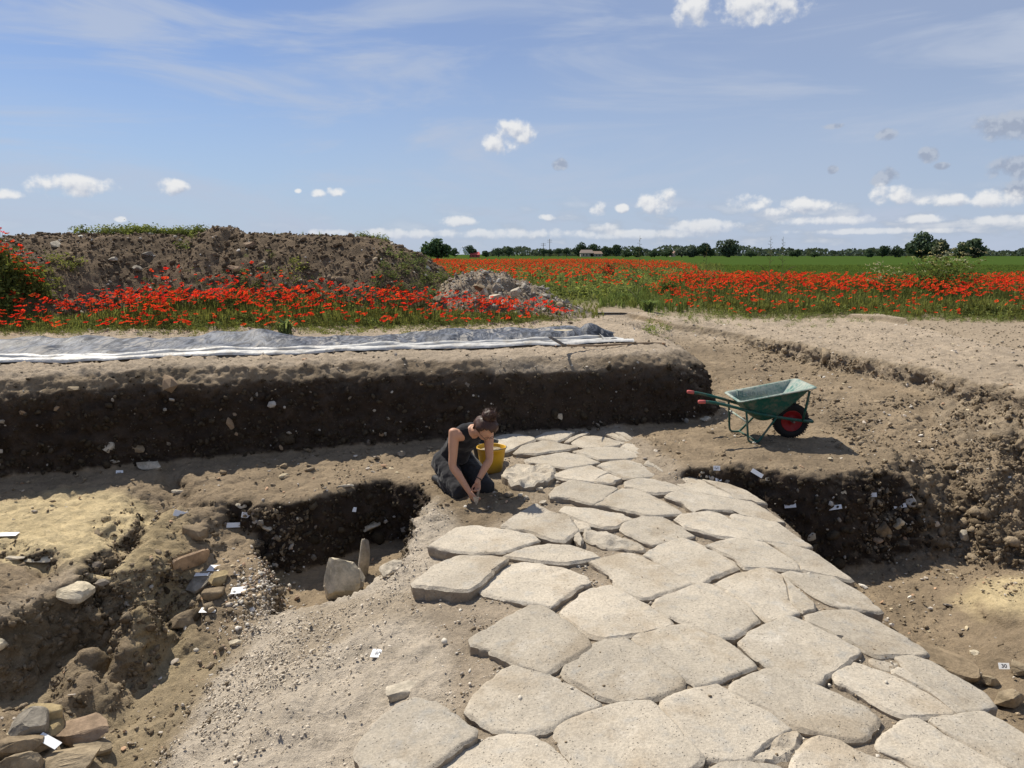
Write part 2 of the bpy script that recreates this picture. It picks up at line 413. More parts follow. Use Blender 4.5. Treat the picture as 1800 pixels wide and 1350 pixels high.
    pp([(0, 1092, -.3), (40, 1062, -.28), (80, 1038, -.27), (115, 1025, -.25), (165, 1035, -.3)], True)
    pp([(0, 1245, -.82), (60, 1225, -.84), (110, 1190, -.84), (150, 1150, -.8), (190, 1100, -.72)], True)
    pp([(168, 1128, -.52), (155, 1170, -.54), (105, 1228, -.6)], True)
    pp([(196, 1140, -.8), (200, 1190, -.85), (165, 1238, -.86), (120, 1255, -.84)], True)
    pp([(0, 1262, -.62), (60, 1268, -.64), (150, 1300, -.72), (205, 1325, -.76), (180, 1400, -.76), (0, 1400, -.6)])
    pp([(325, 1118, -.74), (290, 1165, -.81), (250, 1215, -.84), (225, 1270, -.84), (215, 1350, -.83), (205, 1440, -.82)])
    pp([(455, 1094, -.62), (410, 1140, -.67), (365, 1200, -.7), (320, 1265, -.72), (275, 1350, -.74), (235, 1440, -.75)], True)
    add([(-1.3, 4.9, -.36), (-1.4, 4.0, -.38), (-1.35, 3.2, -.4), (-1.4, 2.2, -.42)])
    add([(-5, 5.6, -.2), (-6, 6, -.1), (-7.6, 5.8, -.1), (-7.6, 1.8, -.5), (-5, 3, -.5), (-4, 1.8, -.6), (-3.2, 1.8, -.75), (-2.2, 1.8, -.75), (-.8, 1.8, -.3), (.8, 1.8, -.22)])
    # --- outer border
    for xx in np.arange(-7.6, 8.3, 1.0): add([(xx, Y1, float(fz(xx, Y1)))])
    for yy in (8.5, 10, 12, 14): add([(X0, yy, float(fz(X0, yy)))])
    for yy in np.arange(1.8, 16, 1.5): add([(X1, yy, float(fz(X1, yy)))])
    for xx in (-6, -4, -2, 0): add([(xx, 12, 1.05), (xx, 14, 1.05)])
    for xx, yy in ((6.5, 12), (6.8, 9), (5.8, 14.5), (7, 15), (7, 5)): add([(xx, yy, float(fz(xx, yy)))])
    v2 = [Vector((a, b)) for a, b, _ in pts]
    ov, oe, of, orig, _, _ = delaunay_2d_cdt(v2, edges, [], 0, 1e-4)
    zz = np.zeros(len(ov)); px = np.array([(a, b) for a, b, _ in pts]); pz = np.array([c for _, _, c in pts])
    for i, o in enumerate(orig):
        if o: zz[i] = pz[o[0]]
        else:
            d = np.hypot(px[:, 0] - ov[i].x, px[:, 1] - ov[i].y); k = np.argsort(d)[:2]; w = 1 / (d[k] + 1e-6); zz[i] = (pz[k] * w).sum() / w.sum()
    V = np.array([(a.x, a.y) for a in ov])
    res = .03; gx = np.arange(X0, X1 + res / 2, res); gy = np.arange(Y0, Y1 + res / 2, res)
    H = np.full((len(gy), len(gx)), np.nan)
    for t in of:
        a, b, c = V[list(t)]; za, zb, zc = zz[list(t)]
        i0 = max(0, int((min(a[0], b[0], c[0]) - X0) / res)); i1 = min(len(gx), int((max(a[0], b[0], c[0]) - X0) / res) + 2)
        j0 = max(0, int((min(a[1], b[1], c[1]) - Y0) / res)); j1 = min(len(gy), int((max(a[1], b[1], c[1]) - Y0) / res) + 2)
        if i1 <= i0 or j1 <= j0: continue
        GX, GY = np.meshgrid(gx[i0:i1], gy[j0:j1])
        det = (b[1] - c[1]) * (a[0] - c[0]) + (c[0] - b[0]) * (a[1] - c[1])
        if abs(det) < 1e-12: continue
        l1 = ((b[1] - c[1]) * (GX - c[0]) + (c[0] - b[0]) * (GY - c[1])) / det
        l2 = ((c[1] - a[1]) * (GX - c[0]) + (a[0] - c[0]) * (GY - c[1])) / det
        l3 = 1 - l1 - l2; ok = (l1 >= -1e-6) & (l2 >= -1e-6) & (l3 >= -1e-6)
        sub = H[j0:j1, i0:i1]; sub[ok] = (l1 * za + l2 * zb + l3 * zc)[ok]
    H = np.where(np.isnan(H), 1.0, H)
    # wobble the plan so that no cut runs dead straight
    GX, GY = np.meshgrid(gx, gy); q = np.stack([GX.ravel(), GY.ravel(), np.zeros(GX.size)], 1)
    fade = sstep(0, .5, np.minimum.reduce([GX - X0, X1 - GX, GY - Y0, Y1 - GY]).ravel())
    ox = fbm(q, 1.3, 4, .55) * .07 * fade; oy = fbm(q + 31.7, 1.3, 4, .55) * .07 * fade
    fi = np.clip((q[:, 0] + ox - X0) / res, 0, len(gx) - 1.001); fj = np.clip((q[:, 1] + oy - Y0) / res, 0, len(gy) - 1.001)
    i = fi.astype(int); j = fj.astype(int); u = fi - i; w = fj - j
    H = (H[j, i] * (1 - u) * (1 - w) + H[j, i + 1] * u * (1 - w) + H[j + 1, i] * (1 - u) * w + H[j + 1, i + 1] * u * w).reshape(GX.shape)
    for _ in range(2):
        Hp = np.pad(H, 1, mode='edge'); H = (Hp[1:-1, 1:-1] * 2 + Hp[:-2, 1:-1] + Hp[2:, 1:-1] + Hp[1:-1, :-2] + Hp[1:-1, 2:]) / 6
    H = H + (fbm(q + 5.5, .9, 3) * .025 * fade).reshape(GX.shape)
    return gx, gy, H
gx, gy, HG = build_height()
def hz(x, y):
    fi = np.clip((np.asarray(x, float) - X0) / .03, 0, len(gx) - 1.001); fj = np.clip((np.asarray(y, float) - Y0) / .03, 0, len(gy) - 1.001)
    i = fi.astype(int); j = fj.astype(int); u = fi - i; w = fj - j
    return HG[j, i] * (1 - u) * (1 - w) + HG[j, i + 1] * u * (1 - w) + HG[j + 1, i] * (1 - u) * w + HG[j + 1, i + 1] * u * w
def gz(x, y):                            # any ground point
    x = np.asarray(x, float); y = np.asarray(y, float)
    ins = (x > X0) & (x < X1) & (y > Y0) & (y < Y1)
    return np.where(ins, hz(x, y), fz(x, y))
def on_ground(px, py, it=60):            # sight line meets the terrain
    d = Vector(pix_dir(px, py)); t = 2.2
    for _ in range(4000):
        p = Vector((0, 0, CZ)) + d * t
        if p.z < float(gz(p.x, p.y)): return p
        t += .004
    return p

# plan regions (from what the photo shows)
def poly_px(l, z): return [tuple(P(a, b, z)[:2]) for a, b in l]
SAND = poly_px([(-60, 905), (0, 893), (110, 874), (210, 872), (285, 890), (300, 903), (278, 945), (240, 990), (205, 1015), (180, 988), (100, 972), (0, 972), (-60, 975)], -.1)
SAND2 = poly_px([(1680, 1045), (1740, 1022), (1830, 1018), (1900, 1060), (1880, 1110), (1800, 1105), (1735, 1085)], -.65)
GRAVEL = [(-.78, 7.0), (-.45, 6.2), (-.3, 5.9), (-.35, 5.0), (-.1, 4.4), (-.15, 3.4), (-.4, 1.8), (-2.12, 1.8), (-2.12, 4.2), (-2.15, 5.2), (-2.02, 5.8), (-1.5, 6.0), (-1.0, 6.35), (-.92, 6.9)]
LUMP = poly_px([(330, 955), (345, 1000), (325, 1060), (298, 1110), (262, 1122), (215, 1080), (235, 1000), (290, 945)], -.4)
RIDGE = poly_px([(-40, 1085), (40, 1050), (110, 1015), (170, 1012), (168, 1035), (80, 1050), (0, 1100), (-40, 1120)], -.28)
ROAD = [(-.6, 1.5), (2.6, 1.5), (2.6, 7.0), (1.75, 7.4), (1.4, 9.3), (-.25, 9.3), (-.3, 7.6), (.2, 6.6), (-.5, 6.0), (-.75, 5.0), (-.4, 4.4), (-.35, 3.7), (-.75, 3.2)]
PLATF = [(1.5, 9.4), (1.75, 7.3), (2.5, 7.0), (4.3, 7.3), (4.0, 9), (3.6, 10.6), (2.7, 10.0)]

# ------------------------------------------------------------------ soil material (colour of each deposit is carried by the mesh)
def soil_mat(name, grain=1.0):
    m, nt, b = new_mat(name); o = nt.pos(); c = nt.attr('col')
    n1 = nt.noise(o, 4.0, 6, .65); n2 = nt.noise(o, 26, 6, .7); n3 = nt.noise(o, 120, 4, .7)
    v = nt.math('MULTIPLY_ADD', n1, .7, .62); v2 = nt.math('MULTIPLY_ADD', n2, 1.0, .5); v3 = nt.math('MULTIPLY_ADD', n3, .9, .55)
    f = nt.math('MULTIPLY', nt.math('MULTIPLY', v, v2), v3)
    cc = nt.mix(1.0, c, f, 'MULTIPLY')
    # little pale chips and straw
    vo = nt.voronoi(o, 55); chips = nt.math('MULTIPLY', nt.smooth(vo, .17, .09), nt.smooth(nt.noise(o, 9, 3, .5), .52, .66))
    cc = nt.mix(nt.math('MULTIPLY', chips, .55), cc, (.55, .48, .38))
    nt.l.new(cc, b.inputs['Base Color']); b.inputs['Roughness'].default_value = .97; b.inputs['Specular IOR Level'].default_value = .12
    h = nt.math('ADD', nt.math('MULTIPLY', n2, 1.0), nt.math('MULTIPLY', n3, .35))
    bu = nt.bump(h, .9, .036 * grain); nt.l.new(bu, b.inputs['Normal'])
    return m
M_soil = soil_mat('soil')

def soil_colour(p, n):
    x, y, z = p.T
    nz = n[:, 2]; k = fbm(p, 1.1, 4)[:, None]; k2 = fbm(p + 7, 4.0, 3)[:, None]
    floor = np.array([.27, .208, .138]); dark = np.array([.056, .041, .030]); dry = np.array([.40, .325, .24])
    c = np.repeat(floor[None], len(p), 0) * (1 + .22 * k + .12 * k2)
    # sun-bleached surface soil on top of the field
    top = (sstep(.55, .85, z) * sstep(.72, .95, nz))[:, None]
    c = c * (1 - top) + dry * (1 + .12 * k + .08 * k2) * top
    # cut faces show the dark deposit; browner towards the top
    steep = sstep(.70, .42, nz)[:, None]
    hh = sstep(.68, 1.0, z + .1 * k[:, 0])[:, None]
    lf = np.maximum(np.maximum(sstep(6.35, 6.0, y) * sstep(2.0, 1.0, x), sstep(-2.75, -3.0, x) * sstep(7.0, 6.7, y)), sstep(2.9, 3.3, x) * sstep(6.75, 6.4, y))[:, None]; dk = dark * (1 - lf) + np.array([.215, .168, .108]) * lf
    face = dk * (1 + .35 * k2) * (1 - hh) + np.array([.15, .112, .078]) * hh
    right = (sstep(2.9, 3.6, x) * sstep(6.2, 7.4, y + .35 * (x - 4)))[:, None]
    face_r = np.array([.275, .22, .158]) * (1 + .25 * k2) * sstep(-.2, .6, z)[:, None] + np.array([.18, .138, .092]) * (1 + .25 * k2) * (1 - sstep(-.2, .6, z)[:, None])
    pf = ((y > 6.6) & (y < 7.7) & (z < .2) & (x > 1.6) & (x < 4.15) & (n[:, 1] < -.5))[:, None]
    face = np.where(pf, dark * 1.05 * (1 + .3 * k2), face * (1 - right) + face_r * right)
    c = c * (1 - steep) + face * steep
    # right bank, brown clods
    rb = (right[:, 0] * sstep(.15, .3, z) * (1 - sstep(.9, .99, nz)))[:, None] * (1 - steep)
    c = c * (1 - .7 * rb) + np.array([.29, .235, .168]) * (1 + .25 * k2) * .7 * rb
    # own tones of sand, lump, ridge, gravel and road bed
    sand = (np.maximum(soft_in(x + .06 * k[:, 0], y + .06 * k2[:, 0], SAND, .14), soft_in(x, y, SAND2, .16)) * sstep(.5, .85, nz))[:, None]
    c = c * (1 - sand) + np.array([.56, .45, .265]) * (1 + .12 * k + .1 * k2) * sand
    lm = (soft_in(x, y, LUMP, .12) * .85)[:, None]; c = c * (1 - lm) + np.array([.34, .265, .155]) * (1 + .2 * k2) * lm
    rg = (soft_in(x, y, RIDGE, .08) * sstep(.6, .85, nz) * .8)[:, None]; c = c * (1 - rg) + np.array([.40, .325, .235]) * rg
    gr = (soft_in(x + .05 * k[:, 0], y, GRAVEL, .12) * sstep(.3, .6, nz))[:, None]
    patch = sstep(.3, .7, fbm(p + 3.3, .85, 3))[:, None] * .45
    grc = np.array([.475, .41, .325]) * (1 + .14 * k2); grc = grc * (1 - patch) + np.array([.25, .19, .118]) * patch
    c = c * (1 - gr) + grc * gr
    rd = (soft_in(x, y, ROAD, .1) * sstep(.4, .7, nz))[:, None]
    c = c * (1 - rd) + np.array([.33, .27, .20]) * (1 + .2 * k2) * rd
    # excavated brown around the kneeling figure
    ex = (np.exp(-(((x + .25) / .62) ** 2 + ((y - 6.95) / .5) ** 2) * 1.4))[:, None] * steep.__rsub__(1)
    c = c * (1 - .8 * ex) + np.array([.19, .145, .09]) * .8 * ex
    ditch = (sstep(-.6, -.72, z) * sstep(-1.9, -2.3, x) * sstep(.6, .85, nz))[:, None]
    c = c * (1 - .6 * ditch) + np.array([.33, .265, .165]) * (1 + .2 * k) * .6 * ditch
    return np.clip(c, .012, .8)

def build_dig():
    ny, nx = HG.shape; GX, GY = np.meshgrid(gx, gy)
    top = np.stack([GX.ravel(), GY.ravel(), HG.ravel()], 1); bot = top.copy(); bot[:, 2] = -1.5
    n = nx * ny; idx = np.arange(n).reshape(ny, nx)
    q = np.stack([idx[:-1, :-1].ravel(), idx[:-1, 1:].ravel(), idx[1:, 1:].ravel(), idx[1:, :-1].ravel()], 1)
    rim = np.concatenate([idx[0, :], idx[1:, -1], idx[-1, -2::-1], idx[-2:0:-1, 0]]); rim2 = np.roll(rim, -1)
    side = np.stack([rim, rim + n, rim2 + n, rim2], 1)
    me = np_mesh('tmp', np.concatenate([top, bot]), [q, q[:, ::-1] + n, side])
    r = remeshed(me, .03); bpy.data.meshes.remove(me)
    v, nr = get_np(r)
    x, y, z = v.T
    fade = sstep(0, 1.0, np.minimum.reduce([x - X0, X1 - x, y - Y0, Y1 - y]))
    steep = sstep(.75, .35, nr[:, 2]); road = soft_in(x, y, ROAD, .1)
    bank = sstep(3.0, 3.8, x) * sstep(6.0, 7.2, y + .3 * (x - 4)) * (1 - sstep(.93, .985, nr[:, 2])) * sstep(.82, .66, z)
    grav = soft_in(x, y, GRAVEL, .1)
    amp = .013 + .015 * steep + .008 * sstep(-1.8, -2.4, x) + .016 * bank + .006 * grav
    amp = amp * (1 - .5 * road)
    d = fbm(v, 2.6, 2) * amp * 1.1 + fbm(v + 11, 8, 3, .75) * amp * 1.25 + ridged(v + 3, 13, 1) * amp * .5
    cl = np.maximum(0, fbm(v + 41, 11, 2) - .15) * (.045 * bank + .025 * steep)
    # tool marks: rough diagonal scrapes on the bank
    vv = v @ np.array([[.86, 0, -.5], [0, 1, 0], [.5, 0, .86]]).T; vv = vv * np.array([9, 9, 2.2])
    d = d + perlin(vv) * .012 * bank + cl
    at = r.attributes.new('n0', 'FLOAT_VECTOR', 'POINT'); at.data.foreach_set('vector', nr.astype(np.float32).ravel())
    v2 = v + nr * (d * fade)[:, None]
    r.vertices.foreach_set('co', v2.astype(np.float32).ravel()); r.update()
    v3, n3 = get_np(r)
    # drop the unseen underside
    bm = bmesh.new(); bm.from_mesh(r)
    kill = [f for f in bm.faces if f.calc_center_median().z < -1.3 or f.calc_center_median().x < X0 + .05 or f.calc_center_median().x > X1 - .05 or f.calc_center_median().y < Y0 + .05 or f.calc_center_median().y > Y1 - .05]
    bmesh.ops.delete(bm, geom=kill, context='FACES'); bm.to_mesh(r); bm.free()
    v3, n3 = get_np(r)
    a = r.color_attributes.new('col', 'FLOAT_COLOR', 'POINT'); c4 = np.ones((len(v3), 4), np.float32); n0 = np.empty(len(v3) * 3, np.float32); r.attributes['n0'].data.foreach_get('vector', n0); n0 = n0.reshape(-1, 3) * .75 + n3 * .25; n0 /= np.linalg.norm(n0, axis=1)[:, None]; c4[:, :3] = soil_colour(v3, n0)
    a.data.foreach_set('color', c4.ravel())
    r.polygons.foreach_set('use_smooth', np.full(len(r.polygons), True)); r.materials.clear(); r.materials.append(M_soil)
    r.name = 'ground'
    return link('ground', r, kind='structure', label='brown excavated ground with cut faces, ditch, pit and trench'), v3, n3
ground, GV, GN = build_dig()

# ------------------------------------------------------------------ the field around, out to the horizon
def build_field():
    def axis(a, b, dense0, dense1, st): 
        core = np.arange(dense0, dense1 + 1e-6, st)
        lo = dense0 - np.cumsum(st * 1.22 ** np.arange(1, 60)); lo = lo[lo > a][::-1]
        hi = dense1 + np.cumsum(st * 1.22 ** np.arange(1, 60)); hi = hi[hi < b]
        return np.unique(np.round(np.concatenate([[a], lo, core, hi, [b]]), 5))
    xs = axis(-6000, 6000, -16, 22, .4); ys = axis(-3000, 7000, -1, 34, .4)
    xs = np.unique(np.concatenate([xs, [X0 + .15, X1 - .15]])); ys = np.unique(np.concatenate([ys, [Y0 + .15, Y1 - .15]]))
    A, B = np.meshgrid(xs, ys); Z = fz(A, B)
    Z = np.where((A > X0) & (A < X1) & (B < Y0 + .25) & (B > -3), np.interp(A, [X0, -4, -2.2, -.8, 2.5, 2.7, 5.5, 6.2, X1], [-.5, -.6, -.75, -.3, -.32, -.72, -.7, .75, .78]), Z)
    q3 = np.stack([A.ravel(), B.ravel(), 0 * A.ravel()], 1); near = (np.hypot(A, B) < 60).ravel()
    nz = np.zeros(A.size); nz[near] = fbm(q3[near], .8, 3) * .02
    inside = ((A > X0 - .3) & (A < X1 + .3) & (B > Y0 - .3) & (B < Y1 + .3)).ravel(); nz[inside] = -.012
    v = np.stack([A.ravel(), B.ravel(), Z.ravel() + nz], 1)
    ny, nx = A.shape; idx = np.arange(nx * ny).reshape(ny, nx)
    cxm = (A[:-1, :-1] + A[1:, 1:]) / 2; cym = (B[:-1, :-1] + B[1:, 1:]) / 2
    keep = ~((cxm > X0 + .16) & (cxm < X1 - .16) & (cym > Y0 + .16) & (cym < Y1 - .16)).ravel()
    q = np.stack([idx[:-1, :-1].ravel(), idx[:-1, 1:].ravel(), idx[1:, 1:].ravel(), idx[1:, :-1].ravel()], 1)[keep]
    m, nt, b = new_mat('field_soil_and_crop'); o = nt.pos(); sp = nt.new('ShaderNodeSeparateXYZ'); nt.l.new(o, sp.inputs[0])
    n1 = nt.noise(o, .9, 5, .6); n2 = nt.noise(o, 14, 5, .7)
    dirt = nt.mix(n1, (.27, .218, .158), (.37, .30, .222)); dirt = nt.mix(1.0, dirt, nt.math('MULTIPLY', nt.math('MULTIPLY_ADD', n2, 1.0, .45), nt.math('MULTIPLY_ADD', nt.noise(o, 110, 3, .7), .9, .5)), 'MULTIPLY')
    crop = nt.mix(nt.noise(o, .35, 6, .65), (.034, .062, .014), (.060, .096, .022))
    # drill rows of the crop
    wv = nt.new('ShaderNodeTexWave', wave_type='BANDS', bands_direction='X'); wv.inputs['Scale'].default_value = .35; wv.inputs['Distortion'].default_value = 2.0
    nt.l.new(o, wv.inputs['Vector']); crop = nt.mix(nt.math('MULTIPLY', wv.outputs[0], .25), crop, (.045, .080, .018))
    # crop begins behind the poppy strips
    lim = nt.math('MULTIPLY_ADD', nt.smooth(sp.outputs[0], 3.0, 8.0), -34.0, 58.0)
    g = nt.smooth(nt.math('ADD', nt.math('SUBTRACT', sp.outputs[1], lim), nt.math('MULTIPLY', n1, 3.0)), 0.0, 3.0)
    under = nt.smooth(nt.math('ADD', sp.outputs[1], nt.math('MULTIPLY', n1, 2.0)), 17.5, 22.0)
    dirt = nt.mix(nt.math('MULTIPLY', under, .75), dirt, (.09, .105, .035))
    nt.l.new(nt.mix(g, dirt, crop), b.inputs['Base Color']); b.inputs['Specular IOR Level'].default_value = 0.0; b.inputs['Roughness'].default_value = 1.0
    nt.l.new(nt.bump(n2, .9, .03), b.inputs['Normal'])
    return link('field', np_mesh('field', v, q, m), kind='structure', label='flat farmland with dirt and green crop reaching the horizon')
build_field()

# ------------------------------------------------------------------ paving slabs
def stone_slab_mat():
    m, nt, b = new_mat('pale_trachyte'); o = nt.objco(); rnd = nt.new('ShaderNodeObjectInfo').outputs['Random']
    off = nt.new('ShaderNodeVectorMath', operation='ADD'); nt.l.new(o, off.inputs[0])
    cx = nt.new('ShaderNodeCombineXYZ'); nt.l.new(nt.math('MULTIPLY', rnd, 60.0), cx.inputs[0]); nt.l.new(cx.outputs[0], off.inputs[1]); o = off.outputs[0]
    n1 = nt.noise(o, 2.6, 5, .6); n2 = nt.noise(o, 60, 5, .75); n3 = nt.noise(o, 9, 5, .6)
    base = nt.mix(nt.smooth(n1, .3, .7), (.42, .372, .30), (.51, .45, .36))
    base = nt.mix(nt.smooth(n3, .5, .75), base, (.385, .36, .315))
    base = nt.mix(nt.math('MULTIPLY', nt.smooth(nt.noise(o, 1.7, 5, .65), .48, .66), .75), base, (.37, .305, .222))
    base = nt.mix(nt.math('MULTIPLY', nt.smooth(nt.noise(o, 3.1, 5, .65), .56, .70), .6), base, (.58, .53, .45))
    tint = nt.math('MULTIPLY_ADD', rnd, .26, .84); base = nt.mix(1.0, base, tint, 'MULTIPLY')
    sp = nt.smooth(n2, .36, .62, .80, 1.06); base = nt.mix(1.0, base, sp, 'MULTIPLY')
    pits = nt.math('MULTIPLY', nt.smooth(nt.voronoi(o, 48), .24, .10), nt.smooth(nt.noise(o, 14, 2, .5), .44, .58))
    base = nt.mix(nt.math('MULTIPLY', pits, .55), base, (.20, .17, .14))
    # soil clinging to the sides
    nrm = nt.new('ShaderNodeSeparateXYZ'); nt.l.new(nt.new('ShaderNodeNewGeometry').outputs['Normal'], nrm.inputs[0])
    side = nt.math('MULTIPLY', nt.smooth(nrm.outputs[2], .6, .15), nt.smooth(n3, .3, .6, .35, .9))
    base = nt.mix(side, base, (.27, .22, .165))
    nt.l.new(base, b.inputs['Base Color']); b.inputs['Roughness'].default_value = .93; b.inputs['Specular IOR Level'].default_value = .15
    h = nt.math('ADD', nt.math('MULTIPLY', n2, .5), nt.math('MULTIPLY', n3, .8)); h = nt.math('SUBTRACT', h, nt.math('MULTIPLY', pits, .6))
    nt.l.new(nt.bump(h, .8, .016), b.inputs['Normal'])
    return m
M_slab = stone_slab_mat()
